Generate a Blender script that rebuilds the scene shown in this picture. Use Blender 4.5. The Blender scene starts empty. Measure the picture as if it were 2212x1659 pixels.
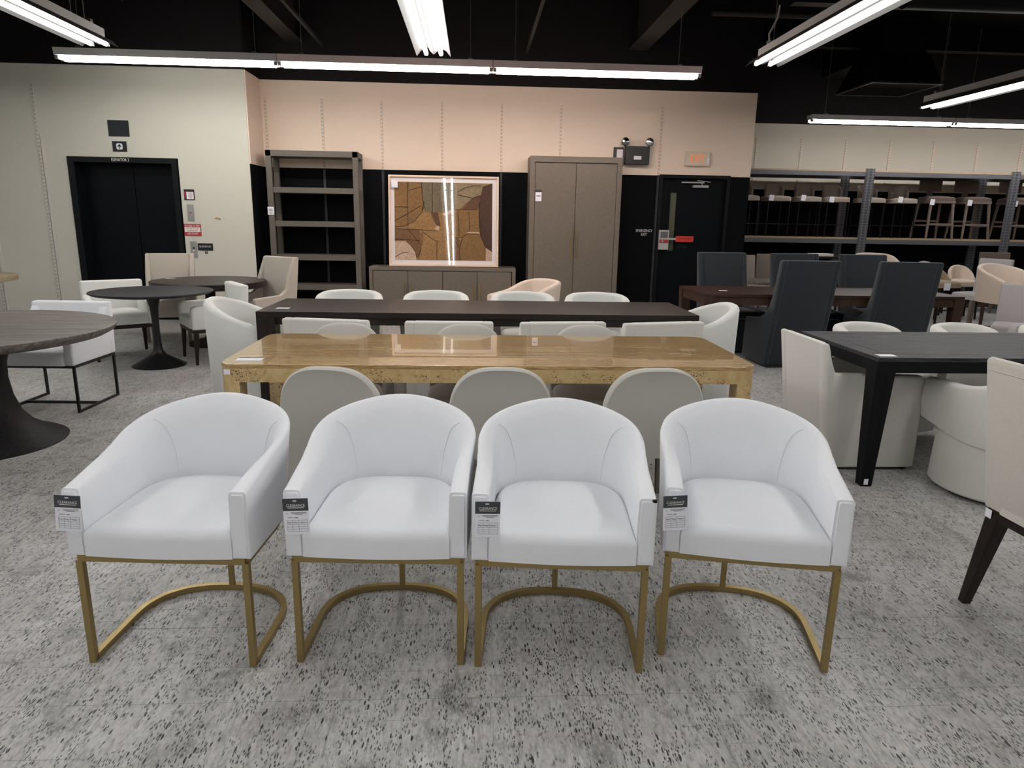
import bpy, bmesh, math, random
from mathutils import Vector, Matrix
PI = math.pi
SC = bpy.context.scene
COL = SC.collection
# ------------------------------------------------------------------ camera, world, exposure
def setup_camera():
    yaw, pitch, roll, f = 0.0563624, 0.2329397, 0.0173464, 1498.57
    cy, sy = math.cos(yaw), math.sin(yaw)
    r = Vector((cy, -sy, 0)); f0 = Vector((sy, cy, 0)); u = Vector((0, 0, 1))
    cp, sp = math.cos(pitch), math.sin(pitch)
    fw = f0*cp - u*sp; u2 = u*cp + f0*sp
    cr, sr = math.cos(roll), math.sin(roll)
    r3 = r*cr + u2*sr; u3 = u2*cr - r*sr
    cd = bpy.data.cameras.new('camera'); co = bpy.data.objects.new('camera', cd); COL.objects.link(co)
    m = Matrix((r3, u3, -fw)).transposed().to_4x4(); m.translation = Vector((0, 0, 1.47))
    co.matrix_world = m
    cd.sensor_fit = 'HORIZONTAL'; cd.sensor_width = 36; cd.lens = 36*f/2212
    cd.clip_start = .05; cd.clip_end = 80
    SC.camera = co
setup_camera()
w = bpy.data.worlds.new('room_air'); SC.world = w; w.use_nodes = True
w.node_tree.nodes['Background'].inputs[0].default_value = (.8, .85, .9, 1)
w.node_tree.nodes['Background'].inputs[1].default_value = .02
SC.view_settings.view_transform = 'Standard'; SC.view_settings.look = 'None'
SC.view_settings.gamma = 1; SC.view_settings.use_curve_mapping = False
SC.view_settings.exposure = 0.18
TUBE = 22.0            # radiance of the fluorescent tubes

# ------------------------------------------------------------------ materials
MATS = {}
class NG:
    def __init__(s, name):
        s.m = bpy.data.materials.new(name); s.m.use_nodes = True
        s.t = s.m.node_tree; s.b = s.t.nodes['Principled BSDF']
    def n(s, typ, ins=None, **pr):
        nd = s.t.nodes.new(typ)
        for k, v in pr.items(): setattr(nd, k, v)
        for k, v in (ins or {}).items():
            if isinstance(v, bpy.types.NodeSocket): s.t.links.new(v, nd.inputs[k])
            else: nd.inputs[k].default_value = v
        return nd
    def set(s, k, v):
        if isinstance(v, bpy.types.NodeSocket): s.t.links.new(v, s.b.inputs[k])
        else: s.b.inputs[k].default_value = v
    def co(s, scale=(1, 1, 1), rot=(0, 0, 0), loc=(0, 0, 0)):
        tc = s.n('ShaderNodeTexCoord')
        return s.n('ShaderNodeMapping', {'Vector': tc.outputs['Object'], 'Scale': scale, 'Rotation': rot, 'Location': loc}).outputs[0]
    def noise(s, v, scale=5, detail=3, rough=.5):
        return s.n('ShaderNodeTexNoise', {'Vector': v, 'Scale': scale, 'Detail': detail, 'Roughness': rough}).outputs[0]
    def ramp(s, fac, stops):
        nd = s.n('ShaderNodeValToRGB', {'Fac': fac}); e = nd.color_ramp.elements
        while len(e) < len(stops): e.new(.5)
        for i, (p, c) in enumerate(stops):
            e[i].position = p; e[i].color = (c if len(c) == 4 else (*c, 1)) if not isinstance(c, (int, float)) else (c, c, c, 1)
        return nd.outputs[0]
    def mix(s, fac, a, b, bt='MIX'):
        nd = s.n('ShaderNodeMix', data_type='RGBA', blend_type=bt)
        for i, v in ((0, fac), (6, a), (7, b)):
            if isinstance(v, bpy.types.NodeSocket): s.t.links.new(v, nd.inputs[i])
            else: nd.inputs[i].default_value = v if i == 0 else ((*v, 1) if len(v) == 3 else v)
        return nd.outputs[2]
    def math(s, op, a, b=0.0, c=0.0):
        nd = s.n('ShaderNodeMath', operation=op)
        for i, v in enumerate((a, b, c)):
            if isinstance(v, bpy.types.NodeSocket): s.t.links.new(v, nd.inputs[i])
            else: nd.inputs[i].default_value = v
        return nd.outputs[0]
    def bump(s, h, st=.2, d=.002):
        s.set('Normal', s.n('ShaderNodeBump', {'Height': h, 'Strength': st, 'Distance': d}).outputs[0])

def plain(name, c, rough=.5, metal=0, coat=0, emit=None, spec=.5):
    g = NG(name); g.set('Base Color', (*c, 1)); g.set('Roughness', rough); g.set('Metallic', metal)
    g.set('Coat Weight', coat); g.set('Specular IOR Level', spec)
    v = g.noise(g.co(), 60, 2); g.bump(v, .04, .001)
    if emit: g.set('Emission Color', (*emit[0], 1)); g.set('Emission Strength', emit[1])
    MATS[name] = g.m; return g.m

def fabric(name, c, var=.10, scale=1.0):
    g = NG(name); v = g.co()
    wx = g.noise(g.co((900*scale, 900*scale, 90*scale)), 1, 1); wz = g.noise(g.co((110*scale, 110*scale, 900*scale)), 1, 1)
    wv = g.math('ADD', wx, wz); big = g.noise(v, 7, 3)
    d = tuple(x*(1-var) for x in c); l = tuple(min(1, x*(1+var*.5)) for x in c)
    c1 = g.mix(g.math('MULTIPLY', wv, .5), d, l)
    c2 = g.mix(g.ramp(big, [(.35, 0), (.75, 1)]), c1, tuple(x*.95 for x in c)); g.t.nodes[-1]
    col = g.mix(.5, c1, c2)
    g.set('Base Color', col); g.set('Roughness', .92); g.set('Specular IOR Level', .2)
    g.set('Sheen Weight', .25); g.set('Sheen Roughness', .5)
    g.bump(g.math('ADD', wv, g.math('MULTIPLY', big, .8)), .25, .0012)
    MATS[name] = g.m; return g.m

def wood(name, c1, c2, axis='x', scale=1, rough=.45, coat=0, cont=(.3, .7), spec=.3):
    g = NG(name); s = {'x': (3, 55, 55), 'y': (55, 3, 55), 'z': (55, 55, 3)}[axis]
    v = g.co(tuple(q*scale for q in s)); a = g.noise(v, 1, 5, .6); b = g.noise(g.co(tuple(q*scale*3.5 for q in s)), 1, 2)
    f = g.math('ADD', g.math('MULTIPLY', a, .7), g.math('MULTIPLY', b, .3))
    g.set('Base Color', g.ramp(f, [(cont[0], c1), (cont[1], c2)])); g.set('Roughness', rough); g.set('Coat Weight', coat); g.set('Specular IOR Level', spec)
    g.bump(f, .25, .002); MATS[name] = g.m; return g.m

def make_materials():
    fabric('white_fabric', (.78, .795, .83), .07); fabric('pearl_fabric', (.75, .755, .72), .08)
    fabric('cream_fabric', (.50, .485, .445), .10); fabric('ivory_fabric', (.68, .665, .62), .10)
    fabric('beige_fabric', (.47, .42, .36), .18, .6); fabric('oat_fabric', (.60, .57, .51), .2, .5)
    fabric('charcoal_fabric', (.026, .031, .038), .25, .7); fabric('taupe_fabric', (.33, .27, .23), .15)
    fabric('lilac_fabric', (.46, .43, .43), .10); fabric('tan_fabric', (.36, .27, .17), .15); fabric('umber_fabric', (.12, .085, .07), .15)
    fabric('shell_fabric', (.72, .60, .50), .10)
    g = NG('brass'); a = g.noise(g.co((8, 8, 60)), 6, 3)
    g.set('Base Color', g.ramp(a, [(.2, (.345, .252, .108)), (.8, (.385, .285, .125))])); g.set('Metallic', .85); g.set('Roughness', .36); MATS['brass'] = g.m
    plain('black_metal', (.012, .012, .013), .4, .3); plain('dark_plinth', (.01, .01, .01), .6)
    plain('steel', (.42, .42, .41), .35, .8); plain('fixture_enamel', (.72, .70, .69), .45); plain('pink_glow_enamel', (.92, .74, .72), .45)  # pink glow on the crosswise row housings is put into their colour
    plain('reflector_enamel', (.06, .058, .056), .55)
    plain('rack_steel', (.12, .12, .13), .55, .1); plain('particle_board', (.42, .29, .17), .8)
    plain('paper', (.80, .80, .86), .7); plain('tag_dark', (.045, .05, .055), .6); plain('ink', (.06, .06, .09), .8)
    plain('sticker_dark', (.004, .006, .010), .5); plain('letter_white', (.75, .75, .72), .6); plain('sign_red', (.42, .02, .03), .5)
    plain('exit_case', (.66, .58, .46), .5); plain('exit_orange', (.95, .22, .05), .5, emit=((1, .2, .04), .35))
    plain('plastic_black', (.010, .011, .012), .45); plain('door_black', (.0025, .0035, .005), .5, spec=.12); plain('jamb_black', (.0035, .0045, .006), .5, spec=.2)
    plain('device_grey', (.42, .42, .40), .5); plain('alarm_red', (.55, .03, .02), .45); plain('cord_white', (.7, .66, .6), .5)
    plain('cable_dark', (.04, .04, .04), .5); plain('duct_black', (.006, .006, .007), .5, .1, spec=.2); plain('beam_grey', (.022, .020, .020), .6)
    plain('wall_scuff', (.34, .25, .13), .9); plain('glass_pane_dark', (.10, .11, .07), .15)
    plain('mat_board', (.82, .77, .76), .8); plain('grille_black', (.001, .001, .0012), .9, spec=.05); plain('lamp_chrome', (.6, .6, .6), .15, 1)
    wood('dark_wood', (.007, .005, .0045), (.024, .017, .015), 'x', 1, .36); wood('dark_leg', (.008, .006, .005), (.024, .015, .012), 'z', 1, .42)
    wood('black_oak', (.008, .008, .010), (.040, .040, .045), 'x', 1, .55, cont=(.43, .58)); wood('black_oak_leg', (.002, .0025, .0035), (.006, .007, .009), 'z', 1, .6, spec=.15)
    wood('grey_oak', (.070, .060, .052), (.21, .19, .17), 'x', .7, .5, cont=(.38, .62)); wood('grey_oak_base', (.005, .005, .006), (.020, .019, .020), 'z', .9, .6, spec=.2)
    wood('walnut', (.022, .009, .006), (.058, .025, .016), 'x', 1, .34); wood('walnut_leg', (.028, .013, .009), (.075, .038, .026), 'z', 1, .4)
    wood('pale_oak', (.30, .23, .15), (.42, .34, .23), 'x', 1, .5); wood('stool_wood', (.13, .10, .085), (.23, .18, .15), 'z', 1, .5)
    wood('grey_leg', (.12, .11, .095), (.20, .185, .16), 'z', 1, .5); wood('frame_wood', (.66, .48, .34), (.82, .64, .48), 'x', 1, .5)
    # grass-cloth wrapped case goods
    for nm, c in (('taupe_linen', (.138, .116, .090)), ('taupe_linen_shelf', (.108, .094, .076))):
        g = NG(nm); a = g.noise(g.co((500, 60, 60)), 1, 2); b = g.noise(g.co((60, 60, 500)), 1, 2)
        f = g.math('MULTIPLY', g.math('ADD', a, b), .5)
        g.set('Base Color', g.ramp(f, [(.35, tuple(x*.72 for x in c)), (.65, tuple(x*1.28 for x in c))])); g.set('Roughness', .5)
        g.bump(f, .2, .001); MATS[nm] = g.m
    # burl veneer: edge and legs
    g = NG('burl_edge'); v = g.co()
    base = g.ramp(g.n('ShaderNodeTexNoise', {'Vector': v, 'Scale': 8, 'Detail': 6, 'Roughness': .65, 'Distortion': 2.2}).outputs[0], [(.3, (.46, .30, .12)), (.55, (.58, .42, .20)), (.75, (.66, .52, .30))])
    wob = g.n('ShaderNodeVectorMath', {0: v, 1: g.n('ShaderNodeVectorMath', {0: g.n('ShaderNodeTexNoise', {'Vector': v, 'Scale': 70, 'Detail': 3}).outputs['Color'], 1: (.022, .022, .022)}, operation='MULTIPLY').outputs[0]}, operation='ADD').outputs[0]
    vo = g.n('ShaderNodeTexVoronoi', {'Vector': wob, 'Scale': 95, 'Randomness': 1}).outputs['Distance']
    sp = g.ramp(vo, [(.0, 1), (.26, 1), (.40, 0)]); cl = g.ramp(g.noise(v, 9, 3), [(.50, 0), (.58, 1)])
    vb = g.n('ShaderNodeTexVoronoi', {'Vector': wob, 'Scale': 30, 'Randomness': 1}).outputs['Distance']
    sb = g.ramp(vb, [(.0, 1), (.16, .9), (.24, 0)])
    f = g.math('MAXIMUM', g.math('MULTIPLY', sp, cl), g.math('MULTIPLY', sb, g.ramp(g.noise(v, 5, 1), [(.52, 0), (.6, .9)])))
    g.set('Base Color', g.mix(g.math('MULTIPLY', f, .85), base, (.060, .022, .010))); g.set('Roughness', .35); g.set('Coat Weight', .35); g.set('Coat Roughness', .08); MATS['burl_edge'] = g.m
    # burl top: grain runs along the length, high gloss
    g = NG('burl_top'); a = g.noise(g.co((2.0, 34, 34)), 1, 6, .65); b = g.noise(g.co((14, 200, 100)), 1, 3, .6); bg = g.noise(g.co((1.3, 3, 1)), 1.6, 2)
    f = g.math('ADD', g.math('MULTIPLY', a, .40), g.math('ADD', g.math('MULTIPLY', b, .45), g.math('MULTIPLY', bg, .15)))
    base = g.ramp(f, [(.42, (.30, .175, .062)), (.5, (.44, .285, .118)), (.58, (.54, .38, .18))])
    vo = g.n('ShaderNodeTexVoronoi', {'Vector': g.co((1, 2, 1)), 'Scale': 45}).outputs['Distance']
    k = g.math('MULTIPLY', g.ramp(vo, [(0, 1), (.10, 1), (.17, 0)]), g.ramp(g.noise(g.co((1, 2, 1)), 6, 2), [(.53, 0), (.6, .8)]))
    g.set('Base Color', g.mix(g.math('MULTIPLY', k, .6), base, (.10, .045, .018)))
    g.set('Roughness', .18); g.set('Coat Weight', .7); g.set('Coat Roughness', .012); g.set('Coat IOR', 1.5); g.set('Specular IOR Level', .3); MATS['burl_top'] = g.m
    # two tone wall paints
    def wallmat(name, zlow, ztop, c, low=(.0022, .0028, .0042), top=(.0045, .0028, .003)):
        g = NG(name); v = g.co(); sep = g.n('ShaderNodeSeparateXYZ', {0: v}).outputs
        n1 = g.noise(v, 2.2, 3); n2 = g.noise(g.co((12, 12, 220)), 1, 2)
        cc = g.mix(g.math('MULTIPLY', n1, .5), c, tuple(x*.93 for x in c)); cc = g.mix(g.math('MULTIPLY', n2, .2), cc, tuple(x*.9 for x in c))
        a = g.mix(g.math('GREATER_THAN', sep[2], zlow), low, cc)
        g.set('Base Color', g.mix(g.math('GREATER_THAN', sep[2], ztop), a, top))
        g.set('Roughness', .7); g.set('Specular IOR Level', g.mix(g.math('GREATER_THAN', sep[2], zlow), (.10, .10, .10), (.25, .25, .25))); g.bump(n2, .08, .002); MATS[name] = g.m
    wallmat('paint_middle', 2.135, 3.3, (.82, .68, .56)); wallmat('paint_left', -1, 3.3, (.60, .585, .51))
    wallmat('paint_far', 2.11, 3.3, (.62, .57, .49)); wallmat('paint_plain', -1, 3.6, (.42, .41, .38))
    g = NG('ceiling_black'); g.set('Base Color', (.003, .003, .0045, 1)); g.set('Roughness', .9); g.set('Specular IOR Level', .1); g.bump(g.noise(g.co(), 3, 4), .3, .02); MATS['ceiling_black'] = g.m
    # slotted steel standards
    def slots(name, c, pitch):
        g = NG(name); sep = g.n('ShaderNodeSeparateXYZ', {0: g.co()}).outputs
        fz = g.math('FRACT', g.math('MULTIPLY', sep[2], 1/pitch)); inz = g.math('LESS_THAN', fz, .5)
        ax = g.math('ABSOLUTE', sep[0]); inx = g.math('LESS_THAN', g.math('ABSOLUTE', g.math('SUBTRACT', ax, .007)), .0028)
        g.set('Base Color', g.mix(g.math('MULTIPLY', g.math('MULTIPLY', inz, inx), .72), c, (.05, .045, .035))); g.set('Roughness', .5); MATS[name] = g.m
    slots('standard_cream', (.74, .62, .51), .05); slots('standard_white', (.60, .58, .52), .05); slots('standard_black', (.012, .013, .016), .05)
    g = NG('upright_steel'); sep = g.n('ShaderNodeSeparateXYZ', {0: g.co()}).outputs
    fz = g.math('FRACT', g.math('MULTIPLY', sep[2], 20)); inz = g.math('LESS_THAN', fz, .5)
    inx = g.math('LESS_THAN', g.math('ABSOLUTE', g.math('SUBTRACT', g.math('ABSOLUTE', sep[0]), .024)), .007)
    g.set('Base Color', g.mix(g.math('MULTIPLY', inz, inx), (.12, .12, .132), (.012, .012, .014))); g.set('Roughness', .5); MATS['upright_steel'] = g.m
    # speckled vinyl floor tiles, flecks lie along Y
    g = NG('floor_vinyl'); v = g.co()
    n1 = g.noise(v, 1.1, 4, .6); n2 = g.noise(g.co((70, 18, 1)), 1, 4, .7); n3 = g.noise(v, 4.5, 5, .65)
    base = g.ramp(n2, [(.30, (.27, .265, .26)), (.48, (.50, .495, .49)), (.68, (.65, .648, .65))])
    base = g.mix(g.math('MULTIPLY', g.ramp(n1, [(.36, 1), (.64, 0)]), .45), base, (.21, .20, .18))
    base = g.mix(g.math('MULTIPLY', g.ramp(n3, [(.31, 1), (.44, 0)]), .62), base, (.11, .105, .10))
    n5 = g.noise(g.co((16, 3.2, 1), rot=(0, 0, .45)), 1, 5, .7); n6 = g.noise(g.co((4, 15, 1), rot=(0, 0, .15)), 1, 5, .7)
    base = g.mix(g.math('MULTIPLY', g.ramp(n5, [(.34, 1), (.50, 0)]), .26), base, (.16, .15, .14)); base = g.mix(g.math('MULTIPLY', g.ramp(n6, [(.34, 1), (.48, 0)]), .20), base, (.17, .16, .15))
    wrp = g.n('ShaderNodeVectorMath', {0: g.co((1, .27, 1)), 1: g.n('ShaderNodeVectorMath', {0: g.n('ShaderNodeTexNoise', {'Vector': g.co((80, 40, 1)), 'Scale': 1, 'Detail': 1}).outputs['Color'], 1: (.007, .007, 0)}, operation='MULTIPLY').outputs[0]}, operation='ADD').outputs[0]
    v1 = g.n('ShaderNodeTexVoronoi', {'Vector': wrp, 'Scale': 56}, voronoi_dimensions='2D').outputs['Distance']
    v2 = g.n('ShaderNodeTexVoronoi', {'Vector': wrp, 'Scale': 130}, voronoi_dimensions='2D').outputs['Distance']
    sel = g.ramp(g.noise(g.co((26, 9, 1), loc=(4, 7, 0)), 1, 3), [(.49, 0), (.57, 1)])
    f1 = g.math('MULTIPLY', g.ramp(v1, [(.16, 1), (.19, 0)]), sel); f2 = g.math('MULTIPLY', g.ramp(v2, [(.19, .95), (.24, 0)]), g.ramp(g.noise(g.co((20, 7, 1)), 1, 3), [(.46, 0), (.54, 1)]))
    fl = g.math('MAXIMUM', f1, f2)
    col = g.mix(g.math('MULTIPLY', fl, .95), base, (.018, .018, .026))
    v3 = g.n('ShaderNodeTexVoronoi', {'Vector': g.co((1, .4, 1), loc=(3, 5, 0)), 'Scale': 75}, voronoi_dimensions='2D').outputs['Distance']
    col = g.mix(g.math('MULTIPLY', g.ramp(v3, [(.12, 1), (.24, 0)]), .35), col, (.62, .61, .58))
    s1 = g.noise(g.co((1.2, 120, 1), rot=(0, 0, .12)), 1, 2); s2 = g.noise(g.co((130, 1.6, 1), rot=(0, 0, .35)), 1, 2); s3 = g.noise(g.co((140, 2, 1), rot=(0, 0, -.8)), 1, 2)
    sc = g.math('MAXIMUM', g.math('MAXIMUM', g.ramp(s1, [(.67, 0), (.70, 1)]), g.ramp(s2, [(.68, 0), (.71, 1)])), g.ramp(s3, [(.69, 0), (.72, 1)]))
    col = g.mix(g.math('MULTIPLY', sc, .45), col, (.10, .10, .10))
    sx = g.n('ShaderNodeSeparateXYZ', {0: v}).outputs
    ex = g.math('LESS_THAN', g.math('FRACT', g.math('ADD', g.math('MULTIPLY', sx[0], 1/.41), .2)), .008)
    ey = g.math('LESS_THAN', g.math('FRACT', g.math('ADD', g.math('MULTIPLY', sx[1], 1/.41), .36)), .008)
    col = g.mix(g.math('MULTIPLY', g.math('MAXIMUM', ex, ey), .4), col, (.09, .09, .085))
    g.set('Base Color', col); g.set('Roughness', g.math('ADD', .36, g.math('MULTIPLY', n1, .16))); g.set('Specular IOR Level', .45)
    g.bump(n2, .05, .001); MATS['floor_vinyl'] = g.m
    # framed picture colours
    for i, c in enumerate([(.21, .115, .040), (.155, .125, .075), (.115, .052, .028), (.50, .36, .26), (.29, .165, .065), (.17, .088, .037), (.24, .185, .105), (.072, .034, .022)]):
        g = NG('print_tone_%d' % i); n = g.noise(g.co(), 45, 5, .7)
        g.set('Base Color', g.ramp(n, [(.3, tuple(x*.72 for x in c)), (.7, tuple(min(1, x*1.4) for x in c))])); g.set('Roughness', .8); MATS['print_tone_%d' % i] = g.m
    # picture glass: thin clear sheet with surface reflection
    m = bpy.data.materials.new('picture_glass'); m.use_nodes = True; t = m.node_tree; t.nodes.clear()
    o = t.nodes.new('ShaderNodeOutputMaterial'); mx = t.nodes.new('ShaderNodeMixShader'); tr = t.nodes.new('ShaderNodeBsdfTransparent'); gl = t.nodes.new('ShaderNodeBsdfGlossy')
    gl.inputs['Roughness'].default_value = .015; fr = t.nodes.new('ShaderNodeFresnel'); fr.inputs[0].default_value = 1.75
    ge = t.nodes.new('ShaderNodeNewGeometry'); mm = t.nodes.new('ShaderNodeMath'); mm.operation = 'MULTIPLY'; iv = t.nodes.new('ShaderNodeMath'); iv.operation = 'SUBTRACT'; iv.inputs[0].default_value = 1
    t.links.new(ge.outputs['Backfacing'], iv.inputs[1]); t.links.new(fr.outputs[0], mm.inputs[0]); t.links.new(iv.outputs[0], mm.inputs[1]); t.links.new(mm.outputs[0], mx.inputs[0]); t.links.new(tr.outputs[0], mx.inputs[1]); t.links.new(gl.outputs[0], mx.inputs[2]); t.links.new(mx.outputs[0], o.inputs[0]); MATS['picture_glass'] = m
    for nm, c, k in (('tube_white', (1, .985, .96), 1), ('tube_pink', (1, .86, .79), 1.5), ('tube_green', (1, .99, .93), 1.3)):
        g = NG(nm); g.set('Base Color', (.9, .9, .9, 1)); g.set('Emission Color', (*c, 1)); g.set('Emission Strength', TUBE*k); MATS[nm] = g.m
make_materials()

# ------------------------------------------------------------------ mesh builder
def bevel(bm, r, seg=2, ang=.5):
    if r <= 0: return
    ed = [e for e in bm.edges if len(e.link_faces) == 2 and e.calc_face_angle(0) > ang]
    if ed: bmesh.ops.bevel(bm, geom=ed, offset=r, segments=seg, profile=.5, affect='EDGES', clamp_overlap=True)
class B:
    def __init__(s): s.bm = bmesh.new(); s.mats = []
    def add(s, bm, mi=0):
        for f in bm.faces: f.material_index = mi
        me = bpy.data.meshes.new('tmp'); bm.to_mesh(me); bm.free(); s.bm.from_mesh(me); bpy.data.meshes.remove(me); return s
    def box(s, c, d, r=0, rot=None, seg=2, mi=0):
        b = bmesh.new(); bmesh.ops.create_cube(b, size=1); bmesh.ops.scale(b, vec=d, verts=b.verts); bevel(b, r, seg)
        if rot: bmesh.ops.rotate(b, cent=(0, 0, 0), matrix=Matrix.Rotation(rot[1], 3, rot[0]), verts=b.verts)
        bmesh.ops.translate(b, vec=c, verts=b.verts); return s.add(b, mi)
    def span(s, x0, x1, y0, y1, z0, z1, r=0, mi=0):
        return s.box(((x0+x1)/2, (y0+y1)/2, (z0+z1)/2), (x1-x0, y1-y0, z1-z0), r, mi=mi)
    def prism(s, poly, axis, a, b_, r=0, seg=2, mi=0):
        b = bmesh.new()
        def P(p, q): return {'x': (q, p[0], p[1]), 'y': (p[0], q, p[1]), 'z': (p[0], p[1], q)}[axis]
        v0 = [b.verts.new(P(p, a)) for p in poly]; v1 = [b.verts.new(P(p, b_)) for p in poly]; n = len(poly)
        b.faces.new(v0); b.faces.new(v1[::-1])
        for i in range(n): b.faces.new((v0[i], v1[i], v1[(i+1) % n], v0[(i+1) % n]))
        bmesh.ops.recalc_face_normals(b, faces=b.faces); bevel(b, r, seg, .6); return s.add(b, mi)
    def hull8(s, bot, top, r=0, mi=0):
        b = bmesh.new(); v0 = [b.verts.new(p) for p in bot]; v1 = [b.verts.new(p) for p in top]; n = len(bot)
        b.faces.new(v0[::-1]); b.faces.new(v1)
        for i in range(n): b.faces.new((v0[i], v0[(i+1) % n], v1[(i+1) % n], v1[i]))
        bmesh.ops.recalc_face_normals(b, faces=b.faces); bevel(b, r); return s.add(b, mi)
    def taper(s, p0, p1, s0, s1, r=.003, mi=0):
        """square leg from p0 (bottom) to p1 (top) with sizes s0, s1"""
        q = [(-1, -1), (1, -1), (1, 1), (-1, 1)]
        return s.hull8([(p0[0]+a*s0/2, p0[1]+b*s0/2, p0[2]) for a, b in q], [(p1[0]+a*s1/2, p1[1]+b*s1/2, p1[2]) for a, b in q], r, mi)
    def sweep(s, pts, w, h, closed=False, mi=0):
        """rectangular bar along a mostly horizontal or vertical polyline, mitred corners"""
        b = bmesh.new(); P = [Vector(p) for p in pts]; n = len(P); rings = []
        for i in range(n):
            a = P[i]-P[i-1] if (i > 0 or closed) else P[1]-P[0]
            c = P[(i+1) % n]-P[i] if (i < n-1 or closed) else P[-1]-P[-2]
            a.normalize(); c.normalize(); t = (a+c); t = t.normalized() if t.length > 1e-6 else a
            up = Vector((0, 0, 1)) if abs(a.z) < .7 and abs(c.z) < .7 else Vector((1, 0, 0))
            side = up.cross(t).normalized(); upv = t.cross(side).normalized(); k = 1/max(.35, a.dot(t))
            rings.append([b.verts.new(P[i]+side*(sx*w/2*k)+upv*(sz*h/2)) for sx, sz in ((-1, -1), (1, -1), (1, 1), (-1, 1))])
        m = n if closed else n-1
        for i in range(m):
            for j in range(4): b.faces.new((rings[i][j], rings[i][(j+1) % 4], rings[(i+1) % n][(j+1) % 4], rings[(i+1) % n][j]))
        if not closed: b.faces.new(rings[0][::-1]); b.faces.new(rings[-1])
        bmesh.ops.recalc_face_normals(b, faces=b.faces); return s.add(b, mi)
    def tube(s, pts, r, n=8, mi=0):
        b = bmesh.new(); P = [Vector(p) for p in pts]; rings = []; prev = None
        for i in range(len(P)):
            t = (P[min(i+1, len(P)-1)]-P[max(i-1, 0)]).normalized()
            if prev is None: prev = Vector((0, 0, 1)) if abs(t.z) < .9 else Vector((1, 0, 0))
            sd = t.cross(prev).normalized(); prev = sd.cross(t).normalized()
            rings.append([b.verts.new(P[i]+(sd*math.cos(2*PI*k/n)+prev*math.sin(2*PI*k/n))*r) for k in range(n)])
        for i in range(len(P)-1):
            for k in range(n): b.faces.new((rings[i][k], rings[i][(k+1) % n], rings[i+1][(k+1) % n], rings[i+1][k]))
        b.faces.new(rings[0][::-1]); b.faces.new(rings[-1]); bmesh.ops.recalc_face_normals(b, faces=b.faces); return s.add(b, mi)
    def lathe(s, prof, n=40, c=(0, 0), sx=1, sy=1, mi=0):
        b = bmesh.new(); rings = []
        for r, z in prof:
            rings.append([b.verts.new((c[0]+max(r, 1e-4)*sx*math.cos(2*PI*k/n), c[1]+max(r, 1e-4)*sy*math.sin(2*PI*k/n), z)) for k in range(n)])
        for i in range(len(prof)-1):
            for k in range(n): b.faces.new((rings[i][k], rings[i][(k+1) % n], rings[i+1][(k+1) % n], rings[i+1][k]))
        b.faces.new(rings[0][::-1]); b.faces.new(rings[-1]); bmesh.ops.recalc_face_normals(b, faces=b.faces); return s.add(b, mi)
    def shell(s, path, top, bot, th, lean=0.0, r=.018, leanpow=1.0, bow=0.0, mi=0, inner_extra=0.0, roll=0.0, rollh=.07):
        """upholstered wall along an open plan curve; top/bot: functions of fraction 0..1"""
        b = bmesh.new(); n = len(path); L = [0]
        for i in range(1, n): L.append(L[-1]+math.dist(path[i], path[i-1]))
        rings = []; s.inner = []
        for i in range(n):
            a = path[max(i-1, 0)]; c = path[min(i+1, n-1)]; tx, ty = c[0]-a[0], c[1]-a[1]; l = math.hypot(tx, ty); nx, ny = -ty/l, tx/l   # outward normal
            f = L[i]/L[-1]; zt, zb = top(f), bot(f); sec = []
            # lean grows with position along the back (normal pointing +y)
            kl = lean*max(0, ny)**leanpow
            H = zt-zb; zs = [0, .25, .5, .75, 1]
            for q in zs: sec.append((0, zb+q*(H-r)))
            k_ = min(1, min(f, 1-f)/.30); k_ = roll*k_*k_*(3-2*k_)
            sec += [(-r*.3, zt-r*.3), (-r, zt)]
            for q in (.33, .66): sec.append((-r-(th-2*r)*q, zt-k_*rollh*q*q*.45))
            sec += [(-th+r, zt-k_*rollh*.45), (-th+r*.3, zt-r*.3-k_*rollh*.62)]
            for q in zs[::-1]: sec.append((-th, zb+q*(H-r-k_*rollh)))
            ring = []
            for off, z in sec:
                q = (z-zb)/max(H, 1e-6); o = off+kl*(z-zb)+bow*math.sin(PI*min(1, q))*(1 if off > -th/2 else 0)-(inner_extra*(1-q) if off <= -th/2 else 0)
                ring.append(b.verts.new((path[i][0]+nx*o, path[i][1]+ny*o, z)))
            s.inner.append(((path[i][0], path[i][1]), (nx, ny), zt, zb, kl, th, inner_extra)); rings.append(ring)
        m = len(rings[0])
        for i in range(n-1):
            for k in range(m): b.faces.new((rings[i][k], rings[i][(k+1) % m], rings[i+1][(k+1) % m], rings[i+1][k]))
        b.faces.new(rings[0][::-1]); b.faces.new(rings[-1]); bmesh.ops.recalc_face_normals(b, faces=b.faces)
        ce = [e for e in b.edges if any(len(f.verts) > 6 for f in e.link_faces) and e.calc_face_angle(0) > .6]
        bmesh.ops.bevel(b, geom=ce, offset=min(.008, th*.2), segments=2, affect='EDGES', clamp_overlap=True)
        return s.add(b, mi)
    def pad(s, outline, zb, zt, r=.03, crown=.02, mi=0, bulge=0.0):
        """cushion over a closed plan outline"""
        b = bmesh.new(); n = len(outline); cx = sum(p[0] for p in outline)/n; cy = sum(p[1] for p in outline)/n
        ext = max(max(abs(p[0]-cx), abs(p[1]-cy)) for p in outline)
        rows = [(0, zb), (bulge*.7, zb+(zt-zb)*.3), (bulge, zb+(zt-zb)*.55), (0, zt-r)]
        for k in range(1, 5):
            a = PI/2*k/4; rows.append((-r*(1-math.cos(a)), zt-r+r*math.sin(a)))
        rings = []
        def ring(fs, z): return [b.verts.new((cx+(p[0]-cx)*fs, cy+(p[1]-cy)*fs, z)) for p in outline]
        for off, z in rows: rings.append(ring(1+off/ext, z))
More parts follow.
